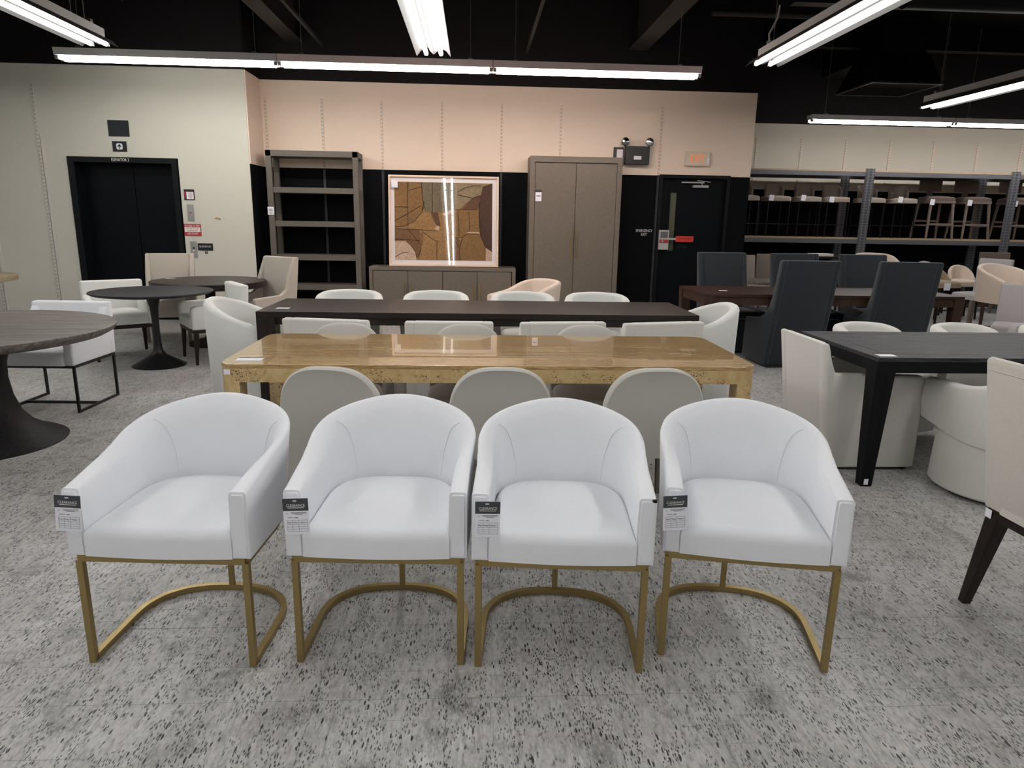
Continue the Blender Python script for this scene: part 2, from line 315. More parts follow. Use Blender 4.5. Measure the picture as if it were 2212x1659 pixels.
        f0 = 1-r/ext
        for q in (.85, .65, .4, .15): rings.append(ring(f0*q, zt+crown*(1-q*q)))
        for i in range(len(rings)-1):
            for k in range(n): b.faces.new((rings[i][k], rings[i][(k+1) % n], rings[i+1][(k+1) % n], rings[i+1][k]))
        b.faces.new(rings[0][::-1]); b.faces.new(rings[-1]); bmesh.ops.recalc_face_normals(b, faces=b.faces); return s.add(b, mi)
    def build(s, name, mat, parent=None, ang=40, **tagkw):
        me = bpy.data.meshes.new(name); s.bm.to_mesh(me); s.bm.free()
        for m in (mat if isinstance(mat, (list, tuple)) else [mat]): me.materials.append(MATS[m])
        for p in me.polygons: p.use_smooth = True
        me.set_sharp_from_angle(angle=math.radians(ang))
        o = bpy.data.objects.new(name, me); COL.objects.link(o)
        if parent is not None: o.parent = parent
        if ang <= 40:
            wn = o.modifiers.new('weighted', 'WEIGHTED_NORMAL'); wn.keep_sharp = True; wn.weight = 80
        for k, v in tagkw.items(): o[k] = v
        return o

def thing(name, label, cat, loc=(0, 0, 0), rz=0, group=None):
    o = bpy.data.objects.new(name, None); COL.objects.link(o); o.location = loc; o.rotation_euler = (0, 0, rz)
    o.empty_display_size = .1; o['label'] = label; o['category'] = cat
    if group: o['group'] = group
    return o
def tag(o, label, cat, group=None):
    o['label'] = label; o['category'] = cat
    if group: o['group'] = group
    return o
def struct(o): o['kind'] = 'structure'; return o
KIDS = {}
def copy_tree(o, parent=None):
    c = o.copy(); COL.objects.link(c); c.parent = parent
    if parent is not None and 'group' in c: del c['group']
    for ch in o.children: copy_tree(ch, c)
    return c
def dup(o, loc, rz, label, group=None):
    c = copy_tree(o); c.location = loc; c.rotation_euler = (0, 0, rz); c['label'] = label
    if group: c['group'] = group
    return c
def text(body, size, mat, parent, loc, rot=(PI/2, 0, 0), name='lettering', sx=1.0, ext=.0006, spacing=1.0, line=1.0, kind=None):
    cu = bpy.data.curves.new('txt', 'FONT'); cu.body = body; cu.size = size; cu.align_x = 'CENTER'; cu.align_y = 'CENTER'; cu.extrude = ext; cu.space_character = spacing; cu.space_line = line
    cu.resolution_u = 2
    o = bpy.data.objects.new('txt', cu); COL.objects.link(o); dg = bpy.context.evaluated_depsgraph_get()
    me = bpy.data.meshes.new_from_object(o.evaluated_get(dg)); bpy.data.objects.remove(o); bpy.data.curves.remove(cu)
    me.transform(Matrix.Diagonal((sx, 1, 1, 1))); me.materials.clear(); me.materials.append(MATS[mat]); me.name = name
    q = bpy.data.objects.new(name, me); COL.objects.link(q); q.location = loc; q.rotation_euler = rot
    if parent is not None: q.parent = parent
    return q
def upath(w, yf, ys, yb, n=2.3, N=22, ns=8):
    """clockwise-from-front-left U: left front -> back -> right front (front at -y)"""
    p = [(-w, yf+(ys-yf)*i/ns) for i in range(ns)]
    for i in range(N+1):
        a = PI-PI*i/N; c, s_ = math.cos(a), math.sin(a)
        p.append((w*math.copysign(abs(c)**(2/n), c), ys+(yb-ys)*abs(s_)**(2/n)))
    p += [(w, ys-(ys-yf)*i/ns) for i in range(1, ns+1)]
    # resample evenly
    L = [0]
    for i in range(1, len(p)): L.append(L[-1]+math.dist(p[i], p[i-1]))
    M = 56; out = []; j = 0
    for k in range(M+1):
        t = L[-1]*k/M
        while j < len(L)-2 and L[j+1] < t: j += 1
        f = (t-L[j])/max(1e-9, L[j+1]-L[j]); f = min(1, max(0, f)); out.append((p[j][0]+(p[j+1][0]-p[j][0])*f, p[j][1]+(p[j+1][1]-p[j][1])*f))
    return out
def interp(stops):
    def f(t):
        t = min(t, 1-t)*2
        for (a, za), (b, zb) in zip(stops, stops[1:]):
            if t <= b:
                u = (t-a)/(b-a); return za+(zb-za)*u
        return stops[-1][1]
    def g(t): return sum(f(min(1, max(0, t+d))) for d in (-.03, -.02, -.01, 0, .01, .02, .03))/7
    return g
def rrect(w, d, r, cx=0, cy=0, n=5):
    out = []
    for sx, sy, a0 in ((1, 1, 0), (-1, 1, PI/2), (-1, -1, PI), (1, -1, 3*PI/2)):
        for k in range(n+1):
            a = a0+PI/2*k/n; out.append((cx+sx*(w/2-r)+r*math.cos(a), cy+sy*(d/2-r)+r*math.sin(a)))
    return out
R = math.radians

# ------------------------------------------------------------------ room shell
def room():
    X0, X1, Y0, Z1 = -9.0, 14.0, -8.0, 4.6
    struct(B().span(X0-.1, X1+.1, Y0-.1, 13.7, -.1, 0).build('floor', 'floor_vinyl'))
    struct(B().span(X0-.1, X1+.1, Y0-.1, 13.7, Z1, Z1+.1).build('ceiling', 'ceiling_black'))
    # the wall with the elevator has a real opening
    b = B(); b.span(X0, -5.36, 9.85, 10.6, 0, Z1); b.span(-3.93, -3.0, 9.85, 10.6, 0, Z1); b.span(-5.36, -3.93, 9.85, 10.6, 2.18, Z1); b.span(-5.36, -3.93, 10.2, 10.6, 0, 2.18)
    struct(b.build('wall_elevator', 'paint_left'))
    struct(B().span(-3.0, -2.985, 9.86, 10.5, 0, Z1).build('wall_corner', 'paint_middle'))
    b = B(); b.span(-3.0, 2.72, 10.5, 10.75, 0, Z1); b.span(3.77, 4.07, 10.5, 10.75, 0, Z1); b.span(2.72, 3.77, 10.5, 10.75, 2.14, Z1); b.span(2.72, 3.77, 10.72, 10.75, 0, 2.14)
    struct(b.build('wall_back', 'paint_middle'))
    struct(B().span(4.0, 4.07, 10.75, 13.5, 0, Z1).build('wall_side', 'paint_middle'))
    struct(B().span(4.0, X1, 13.5, 13.6, 0, Z1).build('wall_far', 'paint_far'))
    struct(B().span(X0-.1, X0, Y0, 9.9, 0, Z1).build('wall_left', 'paint_plain'))
    struct(B().span(X1, X1+.1, Y0, 13.6, 0, Z1).build('wall_right', 'paint_plain'))
    struct(B().span(X0, X1, Y0-.1, Y0, 0, Z1).build('wall_rear', 'paint_plain'))
    # structural beams and joists under the black ceiling
    for k, (x0, x1, z) in enumerate([(-2.60, -2.38, 3.79), (2.16, 2.42, 3.82)]):
        b = B(); b.span(x0, x1, -8, 10.5, z, z+.02); b.span((x0+x1)/2-.02, (x0+x1)/2+.02, -8, 10.5, z+.02, 4.6)
        struct(b.build('trim_%d' % (k+1), 'beam_grey'))
    for k, y in enumerate((7.2, 9.6, 11.8)):
        b = B(); b.span(4.1, 14, y, y+.18, 4.25, 4.6)
        struct(b.build('trim_%d' % (k+3), 'duct_black'))
    # elevator
    el = bpy.data.objects.new('door_1', None); COL.objects.link(el); el.location = (-4.645, 9.85, 0); struct(el)
    b = B(); b.span(-.70, -.62, -.02, .30, 0, 2.18, .003); b.span(.63, .70, -.02, .30, 0, 2.18, .003); b.span(-.62, .63, -.02, .30, 2.11, 2.18, .003)
    b.build('door_frame', 'jamb_black', el)
    B().span(-.62, .03, .20, .24, 0, 2.11, .002).build('door_panel', 'door_black', el)
    B().span(.038, .63, .20, .24, 0, 2.11, .002).build('door_panel', 'door_black', el)
    text('ELEVATOR 2', .055, 'letter_white', el, (-.02, -.0215, 2.145), sx=.75, name='lettering')
    # emergency exit door
    ex = bpy.data.objects.new('door_2', None); COL.objects.link(ex); ex.location = (3.245, 10.5, 0); struct(ex)
    b = B(); b.span(-.53, -.48, -.015, .16, 0, 2.15, .003); b.span(.48, .53, -.015, .16, 0, 2.15, .003); b.span(-.48, .48, -.015, .16, 2.10, 2.15, .003); b.build('door_frame', 'jamb_black', ex)
    b = B(); b.span(-.48, -.335, .06, .10, 0, 2.10); b.span(-.24, .48, .06, .10, 0, 2.10); b.span(-.335, -.24, .06, .10, 1.90, 2.10); b.span(-.335, -.24, .06, .10, 0, 1.05)
    b.span(-.36, -.215, .05, .06, 1.03, 1.05); b.span(-.36, -.215, .05, .06, 1.90, 1.92); b.span(-.36, -.335, .05, .06, 1.05, 1.90); b.span(-.24, -.215, .05, .06, 1.05, 1.90)
    b.build('door_panel', 'door_black', ex)
    B().span(-.335, -.24, .075, .08, 1.05, 1.90).build('window_pane', 'glass_pane_dark', ex)
    c = B(); c.box((-.02, .03, 2.045), (.34, .035, .022), .003); c.box((.14, .02, 2.065), (.20, .02, .012), .002, ('Y', .10)); c.box((.10, .04, 1.99), (.24, .06, .045), .01); c.tube([(.10, .02, 2.05), (.12, .02, 2.02), (.10, .03, 1.99)], .008)
    c.build('door_closer', 'steel', ex)
    b = B(); b.box((-.42, -.02, 1.21), (.15, .05, .29), .008); dv = b.build('alarm_box', 'device_grey', ex)
    B().box((-.42, -.047, 1.285), (.11, .006, .09), .002).build('speaker_grille', 'rack_steel', dv)
    b = B(); b.box((-.42, -.047, 1.19), (.13, .006, .05), .002); b.build('red_label', 'sign_red', dv)
    b = B(); b.lathe([(.018, 0), (.018, .012)], 16); o = b.build('key_switch', 'steel', dv); o.rotation_euler = (PI/2, 0, 0); o.location = (-.445, -.045, 1.19)
    b = B(); b.box((-.28, -.01, 1.225), (.22, .03, .03), .004); b.build('latch_bar', 'device_grey', ex)
    bar = B().box((-.10, -.01, 1.225), (.27, .045, .09), .008).build('push_bar', 'alarm_red', ex)
    text('ALARM WILL SOUND', .022, 'plastic_black', bar, (-.10, -.034, 1.232), sx=.9)
    text('EMERGENCY\nEXIT ONLY', .036, 'beam_grey', ex, (-.11, .058, 1.12), sx=.9)
room()

# ------------------------------------------------------------------ fluorescent fixtures
def fixture(L, label, loc, rz, tubes='tube_white', body='fixture_enamel', group='fluorescent strip lights under the ceiling', strip=False):
    t = thing('ceiling_light', label, 'ceiling light', loc, rz, group)
    if strip:
        B().prism([(-.088, -.005), (.088, -.005), (.102, .068), (-.102, .068)], 'y', 0, L, .002).build('housing', body, t)
    else:
        B().span(-.055, .055, 0, L, .045, .13, .004).build('housing', body, t)
        prof = [(-.172, -.038), (-.128, .012), (-.055, .045), (-.04, .012), (0, -.02), (.04, .012), (.055, .045), (.128, .012), (.172, -.038), (.175, -.036), (.130, .016), (.056, .05), (-.056, .05), (-.130, .016), (-.175, -.036)]
        B().prism(prof, 'y', 0, L, 0).build('reflector', 'reflector_enamel', t)
    zt = -.026 if strip else -.018
    for x in ((-.058, .058) if strip else (-.075, .075)):
        B().tube([(x, .04, zt), (x, L-.04, zt)], .022, 8).build('lamp_tube', tubes, t)
        for y in (.02, L-.02): B().box((x, y, zt+.010), (.035, .040, .055), .004).build('lamp_holder', 'steel', t)
    zh = .065 if strip else .13
    for y in (.25, L-.25):
        b = B(); b.box((0, y, zh+.012), (.13, .05, .03), .003); b.tube([(0, y, zh+.02), (0, y, 4.58-loc[2])], .004, 5); b.build('hanger', 'steel', t)
    return t
def lights():
    W = 2.28
    # row across the room near the elevator wall: built along +Y then turned to run along +X
    names = ['strip light over the elevator wall, left end of the crosswise row', 'strip light over the open bookcase, middle of the crosswise row', 'strip light over the tall cabinet, right end of the crosswise row']
    for k in range(3):
        fixture(2.37, names[k], (-4.55+k*2.375, 8.45, 3.125), -PI/2, ('tube_green', 'tube_pink', 'tube_pink')[k], ('fixture_enamel', 'pink_glow_enamel', 'pink_glow_enamel')[k], strip=True)
    base = fixture(2.40, 'strip light at the top centre running away from the camera', (-.425, 5.33, 3.12), 0)
    def rn(x, ytop, labels, n, z=3.12):
        for k in range(n):
            loc = (x, ytop-2.42*(k+1)+.02, z)
            lab = labels[k] if k < len(labels) else 'unseen strip light running towards the camera, above and behind the viewer'
            dup(base, loc, 0, lab)
    for k in range(1, 6): dup(base, (-.425, 5.33-2.42*k, 3.12), 0, 'unseen strip light running towards the camera, above and behind the viewer')
    rn(-3.75, 7.75, ['strip light in the top left corner of the photo'], 6)
    rn(3.02, 7.75, ['strip light with a loose white cord at top right', 'strip light behind the corded one at top right'], 6)
    rn(6.35, 10.1, ['short angled strip light at the right edge below the duct', 'strip light beyond the right edge of the photo'], 7)
    rn(-7.0, 7.75, [], 6)  # unseen run left of the view, added for its light
    rk = fixture(2.40, 'strip light across the stool rack, left one', (5.45, 11.75, 3.14), -PI/2, strip=True)
    for k in (1, 2): dup(rk, (5.45+2.42*k, 11.75, 3.14), -PI/2, ['strip light across the stool rack, left one', 'strip light across the stool rack, right one', 'strip light across the stool rack beyond the photo edge'][k])
    c = B(); c.tube([(2.93, 7.38, 3.24), (2.92, 7.38, 3.31), (2.95, 7.38, 3.37), (2.99, 7.38, 3.46), (3.0, 7.38, 3.57)], .010, 8)
    tag(c.build('power_cord', 'cord_white'), 'loose white power cord standing up above the top right strip light', 'cord')
    c = B(); c.tube([(-3.72, 7.2, 3.24), (-3.72, 7.2, 3.36), (-3.66, 7.2, 3.48), (-3.55, 7.2, 3.56), (-3.45, 7.2, 3.68), (-3.42, 7.2, 4.5)], .008, 6)
    tag(c.build('power_cord', 'cable_dark'), 'dark power cord rising from the top left strip light', 'cord')
lights()

# ------------------------------------------------------------------ ceiling services
def services():
    t = thing('ceiling_duct', 'black air duct with a square ceiling diffuser above the stool rack', 'air duct', (6.6, 11.6, 3.6))
    B().hull8([(-.55, -.55, .02), (.55, -.55, .02), (.55, .55, .02), (-.55, .55, .02)], [(-.4, -.4, .45), (.4, -.4, .45), (.4, .4, .45), (-.4, .4, .45)]).build('plenum', 'duct_black', t)
    b = B(); b.sweep([(-.55, -.55, 0), (.55, -.55, 0), (.55, .55, 0), (-.55, .55, 0)], .035, .02, True); b.build('diffuser_frame', 'beam_grey', t)
    B().span(-.54, .54, -.54, .54, -.002, .004).build('diffuser_panel', 'grille_black', t)
    B().span(-.35, .35, -.35, 1.6, .45, .98).build('duct_body', 'duct_black', t)
    b = B(); b.lathe([(.16, 0), (.16, 3.2)], 20); o = b.build('ceiling_pipe', 'duct_black'); o.rotation_euler = (0, PI/2, 0); o.location = (5.2, 9.0, 4.2); tag(o, 'round black duct pipe under the ceiling at right', 'pipe')
    o = B().tube([(2.9, 9.2, 3.98), (4.6, 9.2, 3.98)], .035, 10).build('ceiling_pipe', 'beam_grey'); tag(o, 'thin brown pipe behind the top right strip light', 'pipe')
    for x, y0, y1, lab in ((-2.1, 7.5, 10.49, 'slotted metal channel under the ceiling at left'), (.72, 6.5, 10.49, 'slotted metal channel under the ceiling near centre')):
        o = B().span(x-.02, x+.02, y0, y1, 3.74, 3.78).build('strut_channel', 'beam_grey'); tag(o, lab, 'metal channel')
services()

# ------------------------------------------------------------------ wall fittings
def wall_things():
    def std(x, y, z0, z1, m, lab, grp, dbl=False):
        b = B(); b.box((0, 0, 0), (.034, .014, z1-z0), .001)
        if dbl: b.box((.045, 0, -.30), (.034, .014, z1-z0-.6), .001)
        o = b.build('wall_standard', m); o.location = (x, y-.008, (z0+z1)/2); tag(o, lab, 'shelf track', grp)
    g = 'slotted tracks on the middle wall'
    labs = ['in the corner beside the open bookcase', 'above the open bookcase', 'between the bookcase and the framed picture', 'above the framed picture', 'at the right edge of the framed picture', 'above the tall cabinet', 'between the emergency lamp and the exit sign']
    for x, l in zip((-2.93, -2.15, -1.32, -.47, .38, 1.23), labs): std(x, 10.5, 2.14, 3.06, 'standard_cream', 'cream slotted shelf track '+l, g)
    std(2.69, 10.5, 2.14, 3.07, 'standard_cream', 'cream slotted shelf track '+labs[6], g)
    g2 = 'black tracks on the dark lower wall'
    for x, l in zip((-2.15, -1.32, .38, 2.69), ('behind the open bookcase', 'right of the bookcase', 'right of the framed picture', 'beside the exit door')):
        std(x, 10.5, .1, 2.12, 'standard_black', 'black slotted shelf track on the dark wall '+l, g2)
    std(-5.68, 9.85, .1, 3.05, 'standard_white', 'pair of white slotted tracks left of the elevator', None, True)
    std(-6.42, 9.85, .1, 2.0, 'standard_white', 'pair of white slotted tracks at the left photo edge', None, True)
    g3 = 'slotted tracks above the stool rack'
    for k in range(8): std(5.30+.865*k, 13.5, 2.2, 3.04, 'standard_cream', 'cream slotted track above the rack, %s from the left' % ['first', 'second', 'third', 'fourth', 'fifth', 'sixth', 'seventh', 'eighth'][k], g3)
    # elevator signs (y = face of wall 9.85)
    Y = 9.845
    o = B().box((-4.65, Y, 2.54), (.265, .008, .20), .001).build('wall_sign', 'sticker_dark'); tag(o, 'blank black square sign above the arrow sign', 'sign')
    t = thing('wall_sign', 'black sign with a white up arrow above the elevator', 'sign', (-4.66, Y, 2.315))
    B().box((0, 0, 0), (.18, .008, .13), .001).build('sign_panel', 'sticker_dark', t)
    b = B(); b.prism(rrect(.078, .078, .02), 'y', -.008, -.004); b.build('arrow_badge', 'letter_white', t)
    b = B(); b.span(-.005, .005, -.011, -.0085, -.03, .02); b.prism([(-.026, -.002), (-.018, -.010), (0, .012), (.018, -.010), (.026, -.002), (0, .031)], 'y', -.011, -.0085); b.build('arrow', 'sticker_dark', t)
    t = thing('wall_notice', 'small framed notice at the top right of the elevator door', 'notice', (-3.82, Y, 1.72))
    B().box((0, 0, 0), (.135, .01, .135), .001).build('frame', 'plastic_black', t)
    B().box((.012, -.006, -.012), (.092, .003, .095), .0005).build('notice_sheet', 'paper', t)
    b = B()
    for k in range(6): b.box((.016+(.004 if k % 2 else 0), -.008, .022-.013*k), (.062-(k % 3)*.012, .001, .004))
    b.box((-.050, -.0065, 0), (.018, .003, .08)); b.build('red_print', 'sign_red', t)
    def plate(z, h, lab):
        t = thing('button_plate', lab, 'switch plate', (-3.82, Y, z))
        B().box((0, 0, 0), (.085, .01, h), .002).build('plate', 'steel', t)
        return t
    t = plate(1.485, .215, 'tall steel plate with red light between the notice and the fire sign')
    b = B(); b.lathe([(.010, 0), (.010, .008)], 12); o = b.build('indicator', 'sign_red', t); o.rotation_euler = (PI/2, 0, 0); o.location = (0, -.003, 0)
    t = plate(1.00, .215, 'tall steel elevator call plate beside the black elevator sign')
    for z, m in ((.018, 'plastic_black'), (-.018, 'letter_white')): B().box((0, -.006, z), (.024, .006, .024), .002).build('call_button', m, t)
    t = thing('fire_sign', 'red and white fire sign right of the elevator', 'sign', (-3.815, Y, 1.26))
    B().box((0, 0, 0), (.225, .008, .155), .001).build('sign_panel', 'sign_red', t)
    B().box((0, -.005, .002), (.205, .003, .062), .0005).build('white_band', 'letter_white', t)
    text('IN CASE OF FIRE', .034, 'letter_white', t, (0, -.0055, .054), sx=.78); text('DO NOT USE\nELEVATOR', .028, 'sign_red', t, (0, -.0075, .002), sx=1.0); text('USE STAIRS', .034, 'letter_white', t, (0, -.0055, -.053), sx=.85)
    t = thing('wall_sign', 'black sign reading ELEVATOR beside the call plate', 'sign', (-3.665, Y, 1.035))
    B().box((0, 0, 0), (.20, .008, .095), .001).build('sign_panel', 'sticker_dark', t); text('ELEVATOR', .034, 'letter_white', t, (0, -.0055, .003), sx=.95)
    b = B(); b.lathe([(.019, 0), (.019, .006)], 20); o = b.build('wall_button', 'plastic_black'); o.rotation_euler = (PI/2, 0, 0); o.location = (-3.66, 9.85, .958); tag(o, 'small round black button under the ELEVATOR sign', 'button')
    text('2', .03, 'letter_white', o, (0, 0, .0068), rot=(PI, 0, 0))
    b = B(); b.prism([(-.09, -.004), (-.05, .004), (-.03, .022), (-.01, .012), (.02, .014), (.035, -.02), (0, -.012), (-.04, -.006)], 'y', 0, .0025); b.prism([(.055, .002), (.07, .008), (.075, -.004)], 'y', 0, .0025)
    o = b.build('paint_chip', 'wall_scuff'); o.location = (-3.46, 9.8475, 1.41); tag(o, 'torn brown scrape in the paint right of the elevator', 'wall mark')
    # emergency lamp
    t = thing('emergency_light', 'black emergency light box with two round lamps', 'emergency light', (2.345, 10.5, 2.40))
    B().box((0, -.055, 0), (.35, .11, .25), .006).build('case', 'plastic_black', t)
    B().box((0, -.112, -.035), (.11, .004, .05), .001).build('label_plate', 'letter_white', t); B().box((0, -.1145, -.035), (.08, .002, .03), .0005).build('label_sheet', 'paper', t)
    B().box((-.26, -.012, -.02), (.15, .02, .27), .004).build('mounting_box', 'plastic_black', t); B().box((-.245, -.024, .02), (.09, .006, .13), .02).build('torn_cover', 'mat_board', t)
    for x, ry in ((-.185, .25), (.165, -.15)):
        b = B(); b.lathe([(.02, -.07), (.045, -.05), (.058, 0), (.052, .004)], 24); o = b.build('lamp_head', 'plastic_black', t); o.location = (x, -.11, .185); o.rotation_euler = (PI/2, 0, ry)
        b = B(); b.lathe([(.051, .002), (.050, .010), (.03, .016), (.0, .018)], 24); q = b.build('lamp_lens', 'lamp_chrome', o)
        B().tube([(x, -.07, .12), (x, -.08, .16)], .012, 8).build('lamp_neck', 'plastic_black', t)
    # exit sign
    t = thing('exit_sign', 'lit EXIT sign with orange letters above the exit door', 'exit sign', (3.245, 10.5, 2.375))
    B().box((0, -.03, 0), (.36, .06, .20), .006).build('case', 'exit_case', t); text('EXIT', .155, 'exit_orange', t, (-.005, -.0612, 0), sx=.72, ext=.001)
    B().box((.155, -.062, -.02), (.035, .004, .075), .001).build('test_label', 'paper', t)
    o = text('EMERGENCY\nEXIT', .055, 'letter_white', None, (2.53, 10.498, 1.31), sx=.8); o.name = 'wall_lettering'; tag(o, 'white EMERGENCY EXIT lettering on the black wall', 'lettering')
wall_things()

# ------------------------------------------------------------------ furniture builders (fronts face -Y)
def barrelback_chair(label, loc, rz, group):
    t = thing('armchair', label, 'chair', loc, rz, group)
    path = upath(.292, -.005, .25, .55, 2.8)
    top = interp([(0, .622), (.38, .678), (.56, .714), (.70, .749), (.82, .774), (.92, .790), (1.0, .795)])
    bot = lambda f: .398
    b = B(); b.shell(path, top, bot, .056, lean=.16, r=.011, leanpow=.6, inner_extra=.004, roll=1.0, rollh=.075)
    inn = b.inner
    for side in (21, 35):                                          # stitched seams where arm meets back
        (p, nr, zt, zb, kl, th, ie) = inn[side]; pts = []
        for q in range(9):
            z = .50+(zt-.012-.50)*q/8; o = -th-ie*(1-(z-zb)/(zt-zb))+kl*(z-zb)
            p2, n2 = inn[side-3 if side == 21 else side+3][:2]; wq = .9*(q/8)**2.5
            if q == 8: z -= .030
            elif q == 7: z -= .012
            o -= .0005
            pts.append(((p[0]+nr[0]*o)*(1-wq)+(p2[0]+n2[0]*o)*wq, (p[1]+nr[1]*o)*(1-wq)+(p2[1]+n2[1]*o)*wq, z))
        b.tube(pts, .0016, 5)
    b.build('backrest', 'white_fabric', t, ang=50)
    inner = [(p[0]-nr[0]*(th+ie-.004), p[1]-nr[1]*(th+ie-.004)) for (p, nr, zt, zb, kl, th, ie) in inn]
    out = [(inner[0][0], -.004)]+inner[1:-1]+[(inner[-1][0], -.004)]
    n = 12; out += [(inner[-1][0]+(inner[0][0]-inner[-1][0])*k/n, -.004-.012*math.sin(PI*k/n)) for k in range(1, n)]
    B().pad(out[::-1], .398, .498, r=.035, crown=.038, bulge=0).build('seat', 'white_fabric', t, ang=60)
    w = .022; x = .27; y0 = .018
    fr = B(); fr.sweep([(-x, y0, .385), (x, y0, .385)], w, w+.003)
    up = upath(x, y0, .26, .50, 2.4); pts = [(p[0], p[1], .385) for p in up]; fr.sweep(pts, w, w)
    fr.build('seat_frame', 'brass', t)
    for s in (-1, 1): B().box((s*x, y0, .189), (w, w, .376), .0015).build('leg', 'brass', t)
    fl = B(); fl.sweep([(p[0], p[1], .0125) for p in up], w, w); fl.build('floor_runner', 'brass', t)
    B().box((0, .50, .20), (w, .012, .36), .001).build('rear_post', 'brass', t)
    return t
def price_tag(label, loc, rz, tilt, parts=True):
    t = thing('price_tag', label, 'price tag', loc, 0, 'clearance tags on the front chairs'); t.rotation_euler = (0, tilt, rz)
    B().box((0, 0, -.060), (.078, .0008, .120), 0).build('tag_sheet', 'paper', t)
    B().box((0, -.0007, -.021), (.0782, .0008, .0405), 0).build('header_band', 'tag_dark', t)
    text('CLEARANCE', .0125, 'letter_white', t, (0, -.0013, -.024), sx=.82, ext=.0001)
    b = B()
    b.box((0, -.0012, -.0315), (.050, .0003, .0018)); b.build('subtitle', 'letter_white', t)
    B().box((-.002, -.0012, -.0085), (.011, .0003, .004), .001).build('slot_hole', 'letter_white', t)
    b = B()
    for k, (x, w_) in enumerate(((.008, .048), (.008, .044), (.008, .024))): b.box((x, -.0006, -.047-.0035*k), (w_, .0003, .0014))
    b.box((-.027, -.0006, -.051), (.006, .0003, .0014)); b.box((-.018, -.0006, -.064), (.018, .0003, .0013)); b.box((.000, -.0006, -.0645), (.010, .0003, .0022))
    for k in range(6): b.box((.002, -.0006, -.0725-.0075*k), (.062, .0003, .0007))
    for x in (-.029, -.013, .006, .033): b.box((x, -.0006, -.0912), (.0007, .0003, .0382))
    b.build('form_lines', 'rack_steel', t)
    b = B()
    for x, s_ in ((-.022, 1), (-.004, 1.1), (.018, 1.3)):
        b.tube([(x-.006*s_, -.001, -.081), (x-.004*s_, -.001, -.078), (x-.002*s_, -.001, -.083), (x, -.001, -.080), (x+.002*s_, -.001, -.084), (x+.004*s_, -.001, -.081), (x+.006*s_, -.001, -.083)], .0005, 4)
    b.build('handwriting', 'ink', t)
    B().tube([(0, .001, -.004), (.004, .006, .004), (.012, .014, .010)], .0006, 5).build('tie', 'letter_white', t)
    return t
def front_row():
    g = 'white barrel back armchairs in the front row'
    base = barrelback_chair('white barrel armchair with brass base, leftmost of the front row', (-1.003, 2.090, 0), R(-4), g)
    dup(base, (-.312, 2.075, 0), R(-3), 'white barrel armchair with brass base, second from left in the front row')
    dup(base, (.285, 2.025, 0), R(-5), 'white barrel armchair with brass base, third from left, frayed at its right arm corner')
    dup(base, (.918, 2.040, 0), R(-12), 'white barrel armchair with brass base, rightmost of the front row')
    c3 = [o for o in COL.objects if o.get('label', '').endswith('right arm corner')][0]
    B().box((.283, .004, .619), (.014, .018, .010), .003).build('frayed_patch', 'duct_black', c3)
    for n_, (px, py, pz, rz, tl) in zip(('leftmost', 'second', 'third', 'rightmost'), ((-1.248, 2.065, .622, 0, .07), (-.55, 2.032, .622, 0, -.02), (.045, 2.01, .618, 0, .015), (.645, 2.045, .620, 0, -.05))):
        price_tag('grey and white CLEARANCE tag hanging on the left arm of the %s front chair' % n_, (px, py, pz), rz, tl)
front_row()

